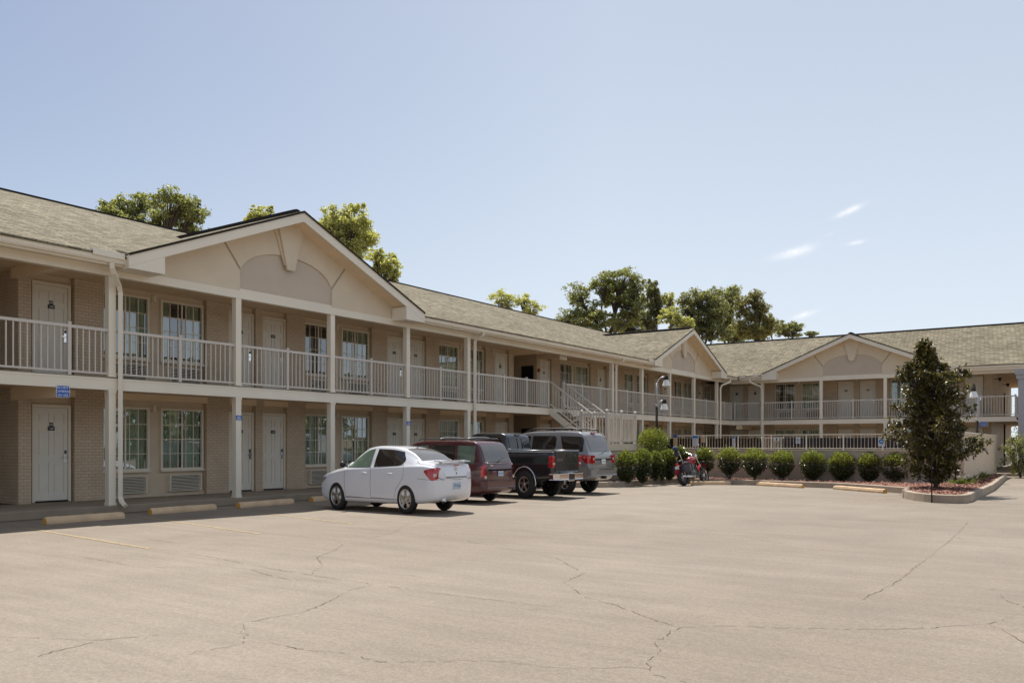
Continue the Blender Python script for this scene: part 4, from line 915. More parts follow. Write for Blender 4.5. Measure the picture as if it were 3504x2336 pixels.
notice(2368, 2387, 1489, 1527, ['paperw', 'signblue', 'seam'], lambda mb, a, b, c, d: (wbox(mb, a, b, .026, .0295, d - .12, d - .01, 1), lines(mb, a, b, c, d - .14, 7, 2)), 'double white notice with pale blue headings above the motorcycle')
notice(2399, 2411, 1491, 1513, ['papery', 'seam'], lambda mb, a, b, c, d: lines(mb, a, b, c, d, 5, 1), 'small cream notice just right of the double white one')
notice(2504, 2513, 1494, 1531, ['paperw', 'signblue', 'seam'], lambda mb, a, b, c, d: (wbox(mb, a, b, .026, .0295, d - .07, d, 1), lines(mb, a, b, c, d - .1, 8, 2)), 'narrow tall white notice above the sprigged round shrub')
notice(2648, 2665, 1497, 1508, ['paperw', 'seam'], lambda mb, a, b, c, d: wbox(mb, a + .07, b - .07, .026, .0295, c + .02, d - .02, 1), 'small wide white notice beside the pool gate')
def disc(mb, sc_, zc, r, m, n=18, d=.0268):
    mb.add([wp(sc_ + r * math.cos(2 * PI * i / n), d, zc + r * math.sin(2 * PI * i / n)) for i in range(n)], [tuple(range(n))], m)
notice(2722, 2737, 1495, 1517, ['paperw', 'seam', 'paperw'], lambda mb, a, b, c, d: (disc(mb, (a + b) / 2, d - .10, .062, 1), disc(mb, (a + b) / 2, d - .10, .048, 2, 18, .0262), wbox(mb, (a + b) / 2 - .012, (a + b) / 2 + .012, .022, .026, d - .14, d - .06, 1), lines(mb, a, b, c, c + .06, 2, 1)), 'white notice with a ringed black symbol right of the gate')
notice(3004, 3027, 1493, 1527, ['paperw', 'signblue', 'red', 'white'], lambda mb, a, b, c, d: (disc(mb, (a + b) / 2, (c + d) / 2, .095, 1), wbox(mb, (a + b) / 2 - .05, (a + b) / 2 + .04, .022, .0262, (c + d) / 2 - .012, (c + d) / 2 + .012, 3), wbox(mb, a + .02, b - .02, .024, .0295, d - .055, d - .03, 2), wbox(mb, a + .03, b - .03, .024, .0295, c + .02, c + .04, 1)), 'white notice with a large blue disc, rightmost on the pool railing')
# dark screening fence beyond the water
sf = empty('screen_fence', (-9, 35, .18)); tag(sf, 'dark fabric screen fence seen through the pool railing', 'fence')
for x0, x1, m in ((-16.4, -11.1, 'brown'), (-10.2, -3.6, 'navy')):
    inv(MB().box(x0, x1, 35.0, 35.03, .2, 1.745).build('fabric_panel', m), sf)
for x in (-16.4, -13.7, -11.1, -10.2, -8.0, -5.8, -3.6): inv(MB().tube([(x, 35.06, .17), (x, 35.06, 1.79)], .025, 6).build('fence_post', 'steel'), sf)
gt = empty('pool_gate', (-10.65, 35, .18)); tag(gt, 'grey barred pool gate between the two dark screens', 'gate')
gm = MB(); gm.box(-11.05, -11.01, 34.99, 35.03, .2, 1.78).box(-10.29, -10.25, 34.99, 35.03, .2, 1.78).box(-11.01, -10.29, 34.99, 35.03, 1.74, 1.78).box(-11.01, -10.29, 34.99, 35.03, .24, .28); inv(gm.build('gate_frame', 'rail'), gt)
gm = MB()
for i in range(1, 7): gm.box(-11.01 + i * .103, -10.995 + i * .103, 35.0, 35.02, .28, 1.74)
inv(gm.build('bars', 'rail'), gt); inv(MB().box(-10.36, -10.27, 34.93, 34.988, .95, 1.15).build('latch', 'black'), gt)

# lamp posts ---------------------------------------------------------
def lamp_head(parent, c, s=1.0):
    h = MB(); h.lathe([(.03, .20), (.075, .19), (.085, .08), (.10, .06), (.10, .03)][::-1], c, 'z', 14); hd = h.build('lamp_head', 'brown', parent)
    g = MB(); g.lathe([(.09, .03), (.125, -.09), (.155, -.19), (.168, -.22), (.16, -.22), (.115, -.09), (.08, .02)], c, 'z', 16, caps=False); g.build('lamp_shade', 'shade_glass', hd)
def lamp_post(loc, heads, H, black_to, label):
    r = empty('lamp_post', loc); tag(r, label, 'lamp post', 'gooseneck lamps by the pool')
    p = MB(); p.tube([(0, 0, 0), (0, 0, black_to)], .048, 10).lathe([(.11, 0), (.11, .04), (.06, .10)], (0, 0, 0), 'z', 12); p.build('pole', 'brown', r)
    p = MB(); p.tube([(0, 0, black_to), (0, 0, H - .35)], .034, 8); p.lathe([(.06, black_to - .03), (.06, black_to + .08)], (0, 0, 0), 'z', 10); p.build('upper_pole', 'pole', r)
    for (dx, dy, z) in heads:
        a = MB(); L = math.hypot(dx, dy); pts = []
        for i in range(9):
            u = i / 8; an = PI / 2 * u; pts.append((dx * (1 - math.cos(an)) * .8, dy * (1 - math.cos(an)) * .8, z - .35 + .38 * math.sin(an)))
        pts.append((dx, dy, z + .04)); a.tube(pts, .022, 8); a.build('arm', 'pole', r); lamp_head(r, (dx * 1.05, dy * 1.05, z - .12))
p = at(2247, 33.2); lamp_post((p[0], p[1], .16), [(.30, .20, 3.96), (.24, .16, 3.02)], 4.1, 1.98 + .85, 'two-headed gooseneck lamp post rising behind the hedge bushes')
p = at(3343, 32.5); lamp_post((p[0], p[1], .2), [(-.10, -.12, 3.42), (-1.35, -.9, 3.3)], 3.6, 2.22, 'dark and grey gooseneck lamp post behind the magnolia')

# ================================================================== STAIRCASE
sc0 = empty('outdoor_staircase', (-16.0, 28.4, 0)); tag(sc0, 'cream outdoor stairs dropping from the upper walkway to a railed landing', 'staircase')
def sp(name, mb, m='rail', **k): return inv(mb.build(name, m, **k), sc0)
X0, X1, ZL = -17.05, -15.1, 1.50
def incl(mb, y0, y1, xa, za, xb, zb, h):   # inclined board
    return mb.prism([(xa, y0, za), (xb, y0, zb), (xb, y0, zb - h), (xa, y0, za - h)], (0, y1 - y0, 0))
for y in (27.80, 28.94):
    sp('stringer', incl(MB(), y, y + .05, X0 + .02, 2.88, X1, ZL + .02, .28), 'trim')
    sp('handrail', incl(MB(), y, y + .06, X0, 3.93, X1, ZL + 1.08, .055))
    sp('bottom_rail', incl(MB(), y + .01, y + .05, X0, 3.06, X1, ZL + .16, .035), 'trim')
    b = MB()
    for i in range(1, 15):
        x = X0 + (X1 - X0) * i / 15; z = 3.05 + (ZL + .15 - 3.05) * i / 15; b.box(x - .011, x + .011, y + .02, y + .042, z, z + .86)
    sp('balusters', b)
    for x, z in ((X1, ZL),): sp('newel_post', MB().box(x - .04, x + .04, y - .01, y + .07, z - .2, z + 1.14).blob((x, y + .03, z + 1.18), (.05, .05, .045)), 'rail')
for i in range(8):
    x = X0 + .02 + (X1 - X0) * i / 8; z = 2.88 - (2.88 - ZL) * (i + 1) / 9; sp('tread', MB().box(x, x + .29, 27.852, 28.938, z - .04, z), 'conc')
# landing slab
LX0, LX1, LY0, LY1 = -15.10, -13.92, 26.62, 29.02
sp('landing', MB().box(LX0, LX1, LY0, LY1, 1.26, ZL), 'gable'); sp('landing_base', MB().box(LX0 + .05, LX1 - .05, LY0 + .05, LY1 - .05, .0, 1.259), 'poolbrick')
sp('landing_step', MB().box(LX1 + .002, LX1 + .2, LY0, LY1 + .2, .0, .1), 'conc')
def fence_run(a, b, z, posts):
    a = Vector(a); b = Vector(b); d = (b - a); L = d.length; d /= L; nr = Vector((-d.y, d.x))
    def q(s, o, zz): p = a + d * s + nr * o; return (p.x, p.y, zz)
    for nm, z0, z1 in (('handrail', z + 1.02, z + 1.09), ('bottom_rail', z + .07, z + .11)):
        sp(nm, MB().prism([q(0, -.03, z0), q(L, -.03, z0), q(L, .03, z0), q(0, .03, z0)], (0, 0, z1 - z0)))
    m_ = MB(); n = int(L / .112)
    for i in range(1, n): s = L * i / n; m_.prism([q(s - .016, -.012, z + .11), q(s + .016, -.012, z + .11), q(s + .016, .012, z + .11), q(s - .016, .012, z + .11)], (0, 0, .91))
    sp('balusters', m_)
    for s in posts:
        p = a + d * (s * L); sp('newel_post', MB().box(p.x - .05, p.x + .05, p.y - .05, p.y + .05, z - .02, z + 1.13).blob((p.x, p.y, z + 1.18), (.062, .062, .055)))
fence_run((-13.98, 26.68), (-13.98, 28.97), ZL, (0, .5, 1)); fence_run((-15.0, 26.68), (-14.04, 26.68), ZL, (0,))
# lower flight, back under the slab
for y in (26.66, 27.70):
    sp('stringer', incl(MB(), y, y + .05, -16.95, .45, -15.11, ZL + .0, .3), 'trim'); sp('handrail', incl(MB(), y, y + .05, -16.95, 1.28, -15.05, ZL + 1.06, .055))
    b = MB()
    for i in range(1, 14): x = -16.95 + 1.85 * i / 14; z = .47 + 1.03 * i / 14; b.box(x - .011, x + .011, y + .015, y + .037, z, z + .78)
    sp('balusters', b)
for i in range(7): x = -16.9 + i * .255; z = .36 + i * .163; sp('tread', MB().box(x, x + .28, 26.712, 27.698, z - .04, z), 'conc')

# ================================================================== PORTICO COLUMN, HANGING SIGNS
cb = empty('portico_column', (-1.75, 46.4, .12)); tag(cb, 'thick grey portico column cut off by the right edge of the picture', 'column')
inv(MB().box(-2.45, -1.25, 45.9, 47.1, .1, 4.55).build('shaft', 'column'), cb); inv(MB().box(-2.52, -1.18, 45.83, 47.17, 4.551, 4.75).box(-2.58, -1.12, 45.77, 47.23, 4.751, 5.0).build('capital', 'column'), cb)
def sec_sign(root_loc, rz, label, lines_, w, h):
    r = MB(); n = 6; pts = []; rr = .03
    for cx, cz, a0 in ((w / 2 - rr, h / 2 - rr, 0), (-w / 2 + rr, h / 2 - rr, 90), (-w / 2 + rr, -h / 2 + rr, 180), (w / 2 - rr, -h / 2 + rr, 270)):
        for i in range(n): a = R(a0 + 90 * i / (n - 1)); pts.append((cx + rr * math.cos(a), 0, cz + rr * math.sin(a)))
    r.prism(pts, (0, .008, 0), 1); r.prism([(x * .95, -.003, z * .95) for x, y, z in pts], (0, .0028, 0), 0)
    k = len(lines_)
    for i, tx in enumerate(lines_): r.text(tx, h / k * .78, MX((0, -.0045, h / 2 - h * (i + .5) / k * .96 - h * .02), (1, 0, 0), (0, 0, 1)), 1)
    o = r.build('security_sign', ['blue', 'white'], fix=False); o.location = root_loc; o.rotation_euler = (0, 0, rz); tag(o, label, 'sign', 'blue security camera signs'); return o
sec_sign((-17.02, 8.98, 2.545), R(78), 'blue sign reading SECURITY CAMERAS IN USE under the near end of the walkway', ['SECURITY', 'CAMERAS', 'IN USE'], .25, .24)
sec_sign((-4.1, 48.58, 2.52), 0, 'blue SECURITY CAMERAS IN USE sign at the far right under the walkway', ['SECURITY', 'CAMERAS', 'IN USE'], .32, .26)
for y, lb in ((13.30, 'narrow blue sign on the lower post nearest the camera'), (19.57, 'narrow blue sign on the lower post right of the sedan roof')):
    r = MB(); r.box(-.085, .085, -.006, .002, -.055, .055, 0)
    for z, ww in ((.018, .05), (-.022, .065)): r.box(-ww, ww, -.0075, -.0062, z - .008, z + .008, 1)
    o = r.build('post_sign', ['blue', 'white'], fix=False); o.location = (-17.075 + -.0, y, 2.13); o.rotation_euler = (0, 0, R(90)); tag(o, lb, 'sign', 'small blue signs on posts')

# ================================================================== VEHICLES
def pchip(xs, ys, x):
    if x <= xs[0]: return ys[0]
    if x >= xs[-1]: return ys[-1]
    n = len(xs); i = max(j for j in range(n - 1) if xs[j] <= x)
    d = [(ys[j + 1] - ys[j]) / (xs[j + 1] - xs[j]) for j in range(n - 1)]
    def slope(k):
        if k == 0: return d[0]
        if k == n - 1: return d[-1]
        if d[k - 1] * d[k] <= 0: return 0
        return 2 * d[k - 1] * d[k] / (d[k - 1] + d[k])
    h = xs[i + 1] - xs[i]; t = (x - xs[i]) / h; m0, m1 = slope(i), slope(i + 1)
    return (2 * t**3 - 3 * t**2 + 1) * ys[i] + (t**3 - 2 * t**2 + t) * h * m0 + (-2 * t**3 + 3 * t**2) * ys[i + 1] + (t**3 - t**2) * h * m1
class Car:
    """Smooth body shell from curves along its length: bottom, side width, belt line, roof line, roof edge."""
    def __init__(s, K): s.K = K
    def v(s, k, x): xs, ys = s.K[k]; return pchip(xs, ys, x)
    def ring(s, x):
        zb, w, zt, wt = s.v('zb', x), s.v('w', x), s.v('zt', x), s.v('wt', x); ze = s.v('belt', x); ze = min(ze, zt - .03); cr = s.K.get('crown', .05)
        zw = zb + (ze - zb) * .52
        c = [(0, zb), (w * .80, zb), (w * .945, zb + .05), (w * .985, zb + (zw - zb) * .5), (w, zw), (w * .99, zb + (ze - zb) * .85), (w * .965, ze), (w * .93, ze + min(.03, (zt - ze) * .3))]
        up = zt - cr - (ze + .03)
        if up > .12: c += [(wt + (w * .93 - wt) * .5 + .012, ze + .03 + up * .5), (wt, zt - cr - .01), (wt * .93, zt - cr * .45)]
        else: c += [(wt + (w * .93 - wt) * .6, ze + .03 + max(0, up) * .45), (wt + (w*.93 - wt) * .3, zt - cr * .75), (wt * .93, zt - cr * .4)]
        c += [(wt * .6, zt - cr * .12), (0, zt)]
        out = [c[0]]
        for i in range(len(c) - 1):
            p0, p1, p2, p3 = c[max(0, i - 1)], c[i], c[i + 1], c[min(len(c) - 1, i + 2)]
            for k in (.5, 1.0):
                q = []
                for j in (0, 1):
                    m0 = (p2[j] - p0[j]) * .35; m1 = (p3[j] - p1[j]) * .35
                    q.append((2 * k**3 - 3 * k**2 + 1) * p1[j] + (k**3 - 2 * k**2 + k) * m0 + (-2 * k**3 + 3 * k**2) * p2[j] + (k**3 - k**2) * m1)
                out.append(tuple(q))
        out[-1] = c[-1]; return out
    def side(s, x, z):
        r = s.ring(x); best = 0
        for (y0, z0), (y1, z1) in zip(r[2:], r[3:]):
            if (z0 - z) * (z1 - z) <= 0 and abs(z1 - z0) > 1e-6: best = max(best, y0 + (y1 - y0) * (z - z0) / (z1 - z0))
        return best or s.v('wt', x)
    def top(s, x, y):
        r = s.ring(x); y = abs(y)
        for (y0, z0), (y1, z1) in zip(r[::-1], r[::-1][1:]):
            if (y0 - y) * (y1 - y) <= 0 and abs(y1 - y0) > 1e-6: return z0 + (z1 - z0) * (y - y0) / (y1 - y0)
        return r[-1][1]
    def body(s, x0, x1, cuts, n=110):
        rings = [s.ring(x0 + (x1 - x0) * (.5 - .5 * math.cos(PI * i / n)) if False else x0 + (x1 - x0) * i / n) for i in range(n + 1)]
        xs = [x0 + (x1 - x0) * i / n for i in range(n + 1)]; mb = MB(); k = len(rings[0]); full = 2 * k - 2; vs = []
        for x, r in zip(xs, rings):
            vs += [(x, y, z) for y, z in r]; vs += [(x, -y, z) for y, z in r[-2:0:-1]]
        fs = [(i * full + j, i * full + (j + 1) % full, (i + 1) * full + (j + 1) % full, (i + 1) * full + j) for i in range(n) for j in range(full)]
        fs += [tuple(range(full)), tuple(range(n * full, (n + 1) * full))]
        mb.add(vs, fs, 0, True); return mb
    def patch_side(s, cols, off=.006, sides=(1, -1), nz=6):   # cols: (x, zlo, zhi)
        mb = MB()
        for sg in sides:
            vs = [(x, sg * (s.side(x, a + (b - a) * j / nz) + off), a + (b - a) * j / nz) for x, a, b in cols for j in range(nz + 1)]
            fs = [(i * (nz + 1) + j, i * (nz + 1) + j + 1, (i + 1) * (nz + 1) + j + 1, (i + 1) * (nz + 1) + j) for i in range(len(cols) - 1) for j in range(nz)]
            mb.add(vs, fs, 0, True)
        return mb
    def patch_top(s, xa, xb, wa, wb, off=(0, 0, .008), nx=10, ny=12):
        vs = []
        for i in range(nx + 1):
            u = i / nx; x = xa + (xb - xa) * u; w = wa + (wb - wa) * u
            for j in range(ny + 1): y = w * (2 * j / ny - 1); vs.append((x + off[0], y, s.top(x, y) + off[2]))
        fs = [(i * (ny + 1) + j, i * (ny + 1) + j + 1, (i + 1) * (ny + 1) + j + 1, (i + 1) * (ny + 1) + j) for i in range(nx) for j in range(ny)]
        return MB().add(vs, fs, 0, True)
    def seam(s, pts, w=.009, off=.002, sides=(1, -1)):
        mb = MB()
        for sg in sides:
            L = []
            for (xa, za), (xb, zb) in zip(pts, pts[1:]):
                n = max(1, int(math.hypot(xb - xa, zb - za) / .05))
                for i in range(n): L.append((xa + (xb - xa) * i / n, za + (zb - za) * i / n))
            L.append(pts[-1])
            mb.tube([(x, sg * (s.side(x, z) + off * .2), z) for x, z in L], w / 2, 4)
        return mb
def arch_cut(mb_obj, wheels, r, yh, box=None):
    cut = MB()
    for x in wheels:
        for sg in (-1, 1): cut.lathe([(r, sg * (yh - .26)), (r, sg * (yh + .3))], (x, 0, wheels[x]), 'y', 40, 1, True)
    if box: cut.box(*box, 1)
    c = cut.build('cutter', ['dark', 'dark'])
    md = mb_obj.modifiers.new('b', 'BOOLEAN'); md.operation = 'DIFFERENCE'; md.solver = 'EXACT'; md.object = c
    dg = bpy.context.evaluated_depsgraph_get(); me = bpy.data.meshes.new_from_object(mb_obj.evaluated_get(dg)); old = mb_obj.data; mb_obj.modifiers.clear(); mb_obj.data = me; bpy.data.meshes.remove(old)
    cm = c.data; bpy.data.objects.remove(c); bpy.data.meshes.remove(cm)
def wheel(parent, x, y, r, rim, wd, spokes=5, rimmat='alloy', spw=.075):
    sg = 1 if y > 0 else -1; t = MB()
    t.lathe([(rim, -wd / 2), (rim + .02, -wd / 2 - .004), (r - .03, -wd / 2), (r - .006, -wd * .38), (r, -wd * .2), (r, wd * .2), (r - .006, wd * .38), (r - .03, wd / 2), (rim + .02, wd / 2 + .004), (rim, wd / 2)], (0, 0, 0), 'y', 36, caps=False)
    o = t.build('wheel', 'tyre', parent); o.location = (x, y - sg * 0, r)
    m_ = MB(); yo = sg * wd / 2
    m_.lathe([(rim + .004, yo * .99), (rim - .012, yo * 1.02), (rim - .022, yo * .9), (rim - .03, yo * .1), (rim - .03, -yo * .9)], (0, 0, 0), 'y', 32, caps=False)
    m_.lathe([(.05, yo * .5), (.05, yo * .93), (.03, yo * .98)], (0, 0, 0), 'y', 14)
    for k in range(spokes):
        a = 2 * PI * k / spokes + .31; ca, sa = math.cos(a), math.sin(a); P = []
        for rr, ww in ((.035, spw * .62), (rim * .6, spw * .5), (rim - .015, spw * .78)): P.append((rr, ww / 1.5))
        L = [(rr, ww) for rr, ww in P] + [(rr, -ww) for rr, ww in P[::-1]]
        m_.prism([(rr * ca - ww * sa, yo * .72, rr * sa + ww * ca) for rr, ww in L], (0, yo * .2, 0))
    m_.build('rim', rimmat, o)
    d = MB(); d.lathe([(.0, yo * .35), (rim - .03, yo * .35)], (0, 0, 0), 'y', 20, caps=False); d.build('brake_disc', 'black', o); return o
KX = .80     # ground-plan scale of the lot: horizontals here are foreshortened alike for buildings and cars
def car_root(x, y, rz, label, name): r = empty(name, (x, y, 0), rz); r.scale = (KX, KX, 1); tag(r, label, 'car' if 'sedan' in name else ('pickup truck' if 'pickup' in name else 'van' if 'van' in name else 'suv'), 'cars parked along the walkway'); return r
def win_cols(xs, lo, hi): return [(x, pchip(lo[0], lo[1], x), pchip(hi[0], hi[1], x)) for x in xs]
def lin(a, b, n): return [a + (b - a) * i / (n - 1) for i in range(n)]

# --- white sedan (front towards +x locally) ---------------------------------
K = dict(
 zb=([-2.36, -2.25, -1.9, -1.0, 1.0, 1.8, 2.2], [.42, .30, .24, .20, .19, .20, .30]),
 w=([-2.37, -2.33, -2.22, -2.0, -1.5, -.5, .8, 1.5, 1.9, 2.12, 2.21, 2.24], [.46, .66, .79, .84, .855, .86, .86, .85, .80, .68, .50, .36]),
 belt=([-2.36, -2.2, -1.8, -1.0, 0, .9, 1.4, 1.9, 2.2], [.88, .96, 1.0, .99, .955, .91, .85, .76, .56]),
 zt=([-2.37, -2.33, -2.25, -1.95, -1.78, -1.4, -1.05, -.6, -.1, .25, .6, 1.0, 1.2, 1.6, 2.0, 2.16, 2.24], [.80, 1.0, 1.07, 1.105, 1.12, 1.29, 1.385, 1.44, 1.455, 1.425, 1.28, 1.05, .975, .91, .80, .69, .52]),
 wt=([-2.37, -2.2, -1.85, -1.6, -1.1, -.6, .3, .9, 1.2, 1.7, 2.1, 2.24], [.46, .66, .70, .64, .57, .565, .56, .62, .68, .64, .50, .30]), crown=.05)
c = Car(K); cr_ = car_root(-12.92, 14.22, PI - R(1.0), 'white four-door sedan parked nose-in, nearest the camera', 'parked_sedan')
b = c.body(-2.37, 2.24, {}).build('body', ['white_paint', 'dark'], cr_); arch_cut(b, {-1.31: .32, 1.31: .32}, .365, .86)
for x in (-1.31, 1.31):
    for y in (-.765, .765): wheel(cr_, x, y, .318, .215, .20, 5, 'alloy', .10)
TL = ([-1.75, -1.6, -1.3, -1.0, -.6, 0, .25, .45, .65, .85, 1.0], [1.08, 1.15, 1.26, 1.325, 1.365, 1.38, 1.35, 1.28, 1.185, 1.08, .99])
lo = ([-1.6, -1.1, 0, 1.0], [1.06, 1.02, .985, .955])
def glass(cols, m='carglass', name='window', car=c, root=None, sides=(1, -1)): return build_pieces(car.patch_side(cols, .006, sides), name, m, root or cr_, False)
glass(win_cols([.02 + .01, .06] + lin(.12, .94, 14), lo, TL), 'cargreen', 'front_window')
rc = [(x, a, b_) for x, a, b_ in win_cols(lin(-1.20, -.10, 16), lo, TL)]; rc[0] = (rc[0][0], 1.12, 1.17); rc[1] = (rc[1][0], 1.05, 1.235); rc[2] = (rc[2][0], 1.035, rc[2][2])
glass(rc, 'carglass', 'rear_door_window')
c.patch_top(-1.70, -1.06, .60, .50).build('rear_window', 'cargrey', cr_, fix=False); c.patch_top(.38, 1.14, .50, .62).build('windscreen', 'carglass', cr_, fix=False)
build_pieces(c.seam([(.98, .93), (1.0, .75), (.96, .32), (-.02, .30), (-.02, .95)]), 'front_door_seam', 'seam', cr_); build_pieces(c.seam([(-.02, .32), (-.86, .30), (-.97, .52), (-1.22, .78), (-1.22, .98), (-1.06, 1.22)]), 'rear_door_seam', 'seam', cr_)
build_pieces(c.seam([(1.0, .965), (-.05, .968)], .012), 'window_sill_trim', 'seam', cr_); build_pieces(c.seam([(-.06, .97), (-1.2, 1.03)], .010), 'window_sill_trim', 'seam', cr_)
for x in (.18, -.78):
    for sg in (1, -1): MB().tube([(x - .09, sg * (c.side(x, .845) + .022), .845), (x + .09, sg * (c.side(x, .845) + .022), .85)], .015, 6).tube([(x - .09, sg * (c.side(x, .845) - .01), .845), (x - .09, sg * (c.side(x, .845) + .022), .845)], .012, 5).build('door_handle', 'white_paint', cr_)
for sg in (1, -1):
    MB().blob((.93, sg * .96, 1.03), (.07, .11, .075)).tube([(.93, sg * .80, .985), (.93, sg * .92, 1.01)], .022, 6).build('door_mirror', 'black', cr_)
    cols = [(x, pchip([-2.31, -2.2, -1.94], [.76, .72, .90], x), pchip([-2.31, -2.2, -1.94], [1.0, .985, .93], x)) for x in lin(-2.315, -1.94, 10)]
    t_ = c.patch_side(cols, .007, (sg,)); t_.build('tail_light', 'red_lens', cr_, fix=False); c.patch_side([(x, .80, .865) for x in lin(-2.29, -2.23, 4)], .012, (sg,)).build('reversing_lamp', 'clear_lens', cr_, fix=False)
    c.patch_side([(x, pchip([1.78, 2.0, 2.17], [.70, .60, .56], x), pchip([1.78, 2.0, 2.17], [.74, .72, .64], x)) for x in lin(1.78, 2.16, 8)], .006, (sg,)).build('headlight', 'grey_trim', cr_, fix=False)
sp_ = MB(); sp_.prism([(-2.36, -.60, 1.105), (-2.12, -.64, 1.118), (-2.12, .64, 1.118), (-2.36, .60, 1.105)], (0, 0, .02)); sp_.box(-2.24, -2.16, -.5, -.44, 1.08, 1.14).box(-2.24, -2.16, .44, .5, 1.08, 1.14); sp_.build('spoiler', 'white_paint', cr_, bevel=.008)
q = MB(); q.box(-2.385, -2.37, -.16, .16, .53, .67, 0).text('UP NLX', .085, MX((-2.388, 0, .60), (0, -1, 0), (0, 0, 1)), 1); q.build('licence_plate', ['plate', 'plateb'], cr_, fix=False)
MB().box(-2.375, -2.36, -.10, .10, 1.03, 1.05).build('brake_light', 'red_lens', cr_)
e = MB(); e.box(-2.368, -2.345, -.055, .055, .945, .965).box(-2.37, -2.346, -.022, .022, .925, .985); e.build('badge', 'chrome', cr_); MB().box(-2.372, -2.35, -.012, .012, .85, .88).build('lock', 'black', cr_)
e = MB(); e.tube([(-2.34, .44, .30), (-2.1, .44, .31)], .042, 10); e.build('exhaust_pipe', 'chrome', cr_); e = MB(); e.tube([(-.95, 0, 1.40), (-1.16, 0, 1.475)], .006, 5).box(-.99, -.91, -.025, .025, 1.385, 1.405); e.build('aerial', 'black', cr_)
e = MB(); e.tube([(-2.3, .74, .80), (-2.36, .60, .745), (-2.372, 0, .73), (-2.36, -.60, .745), (-2.3, -.74, .80)], .005, 4); e.build('boot_seam', 'seam', cr_)
e = MB(); e.prism([(-2.345, -.50, .73), (-2.30, -.68, .74), (-2.30, .68, .74), (-2.345, .50, .73)], (0, 0, .02)); e.build('bumper_shelf', 'white_paint', cr_)

build_pieces(c.seam([(-2.32, .735), (-2.1, .74), (-1.72, .76)], .008), 'bumper_seam', 'seam', cr_); build_pieces(c.seam([(-1.62, .30), (.98, .30)], .012), 'sill_line', 'seam', cr_)
build_pieces(c.seam([(-1.47, .92), (-1.47, .80), (-1.60, .80), (-1.60, .92), (-1.47, .92)], .006, .002, (-1,)), 'fuel_flap', 'seam', cr_)
build_pieces(c.seam([(1.02, .93), (1.5, .86), (2.0, .76)], .006), 'bonnet_seam', 'seam', cr_)
for sg in (1, -1): MB().box(.985, 1.0, sg * .745 - .02, sg * .745 + .02, .97, 1.0).build('mirror_mount', 'black', cr_)
# --- burgundy minivan ----------------------------------------------------
K = dict(zb=([-2.45, -2.3, -1.9, 1.6, 2.2, 2.4], [.36, .28, .24, .22, .26, .36]),
 w=([-2.46, -2.43, -2.34, -2.1, -1.5, 1.2, 1.8, 2.2, 2.36, 2.42], [.70, .84, .90, .925, .93, .93, .91, .80, .62, .42]),
 belt=([-2.46, -2.2, 0, 1.0, 1.6, 2.1, 2.4], [1.06, 1.10, 1.06, 1.02, .96, .85, .62]),
 zt=([-2.46, -2.43, -2.36, -2.2, -2.06, -1.9, -1.3, 0, .6, .9, 1.3, 1.65, 1.9, 2.2, 2.36, 2.42], [.95, 1.08, 1.16, 1.50, 1.68, 1.735, 1.765, 1.76, 1.72, 1.62, 1.33, 1.09, 1.02, .90, .76, .62]),
 wt=([-2.46, -2.36, -2.1, -1.8, 0, .9, 1.5, 1.9, 2.3, 2.42], [.70, .80, .76, .745, .74, .74, .80, .78, .6, .40]), crown=.045)
c2 = Car(K); vr = car_root(-13.98, 17.42, PI, 'burgundy minivan with roof rack, between the white sedan and the black pickup', 'parked_minivan')
b = c2.body(-2.46, 2.42, {}).build('body', ['red_paint', 'dark'], vr); arch_cut(b, {-1.42: .33, 1.45: .33}, .38, .93)
for x in (-1.42, 1.45):
    for y in (-.83, .83): wheel(vr, x, y, .33, .20, .21, 5, 'alloy', .08)
hi = ([-2.2, -2.0, 0, .8, 1.1, 1.4], [1.52, 1.60, 1.62, 1.56, 1.38, 1.14]); lo2 = ([-2.2, 1.4], [1.12, 1.08])
for nm, a, b_ in (('quarter_window', -2.02, -1.28), ('side_window', -1.14, -.14), ('front_window', .02, 1.32)):
    glass(win_cols(lin(a, b_, 12), lo2, hi), 'cargreen' if nm != 'side_window' else 'carglass', nm, c2, vr)
def rear_glass(car, root, zlo, zhi, xs, w, m): # glazing on a steep tail: rows by x up the back
    cols = []
    vs = []; ny = 10
    for x in xs:
        for j in range(ny + 1): y = w * (2 * j / ny - 1); vs.append((x - .012, y, car.top(x, y) + .004))
    return MB().add(vs, [(i * (ny + 1) + j, i * (ny + 1) + j + 1, (i + 1) * (ny + 1) + j + 1, (i + 1) * (ny + 1) + j) for i in range(len(xs) - 1) for j in range(ny)], 0, True).build('rear_window', m, root, fix=False)
rear_glass(c2, vr, 0, 0, lin(-2.36, -2.10, 12), .70, 'cargrey')
for pts in ([(1.30, 1.1), (1.28, .32), (-.06, .30), (-.06, 1.6)], [(-.06, .34), (-1.2, .32), (-1.2, 1.6)]): build_pieces(c2.seam(pts), 'door_seam', 'seam', vr)
build_pieces(c2.seam([(1.7, .78), (-2.3, .80)], .02, .004), 'side_moulding', 'red_paint', vr)
for sg in (1, -1):
    c2.patch_side([(x, .74, 1.07) for x in lin(-2.44, -2.32, 6)], .01, (sg,)).build('tail_light', 'red_lens', vr, fix=False); MB().box(-2.455, -2.43, sg * .80 - .05, sg * .80 + .05, .70, .78).build('reversing_lamp', 'clear_lens', vr)
    e = MB(); e.tube([(-1.95, sg * .62, 1.775), (-1.9, sg * .62, 1.80), (.5, sg * .62, 1.80), (.6, sg * .62, 1.76)], .016, 6); e.build('roof_rail', 'seam', vr)
    MB().blob((1.15, sg * 1.02, 1.15), (.08, .12, .09)).build('door_mirror', 'red_paint', vr)
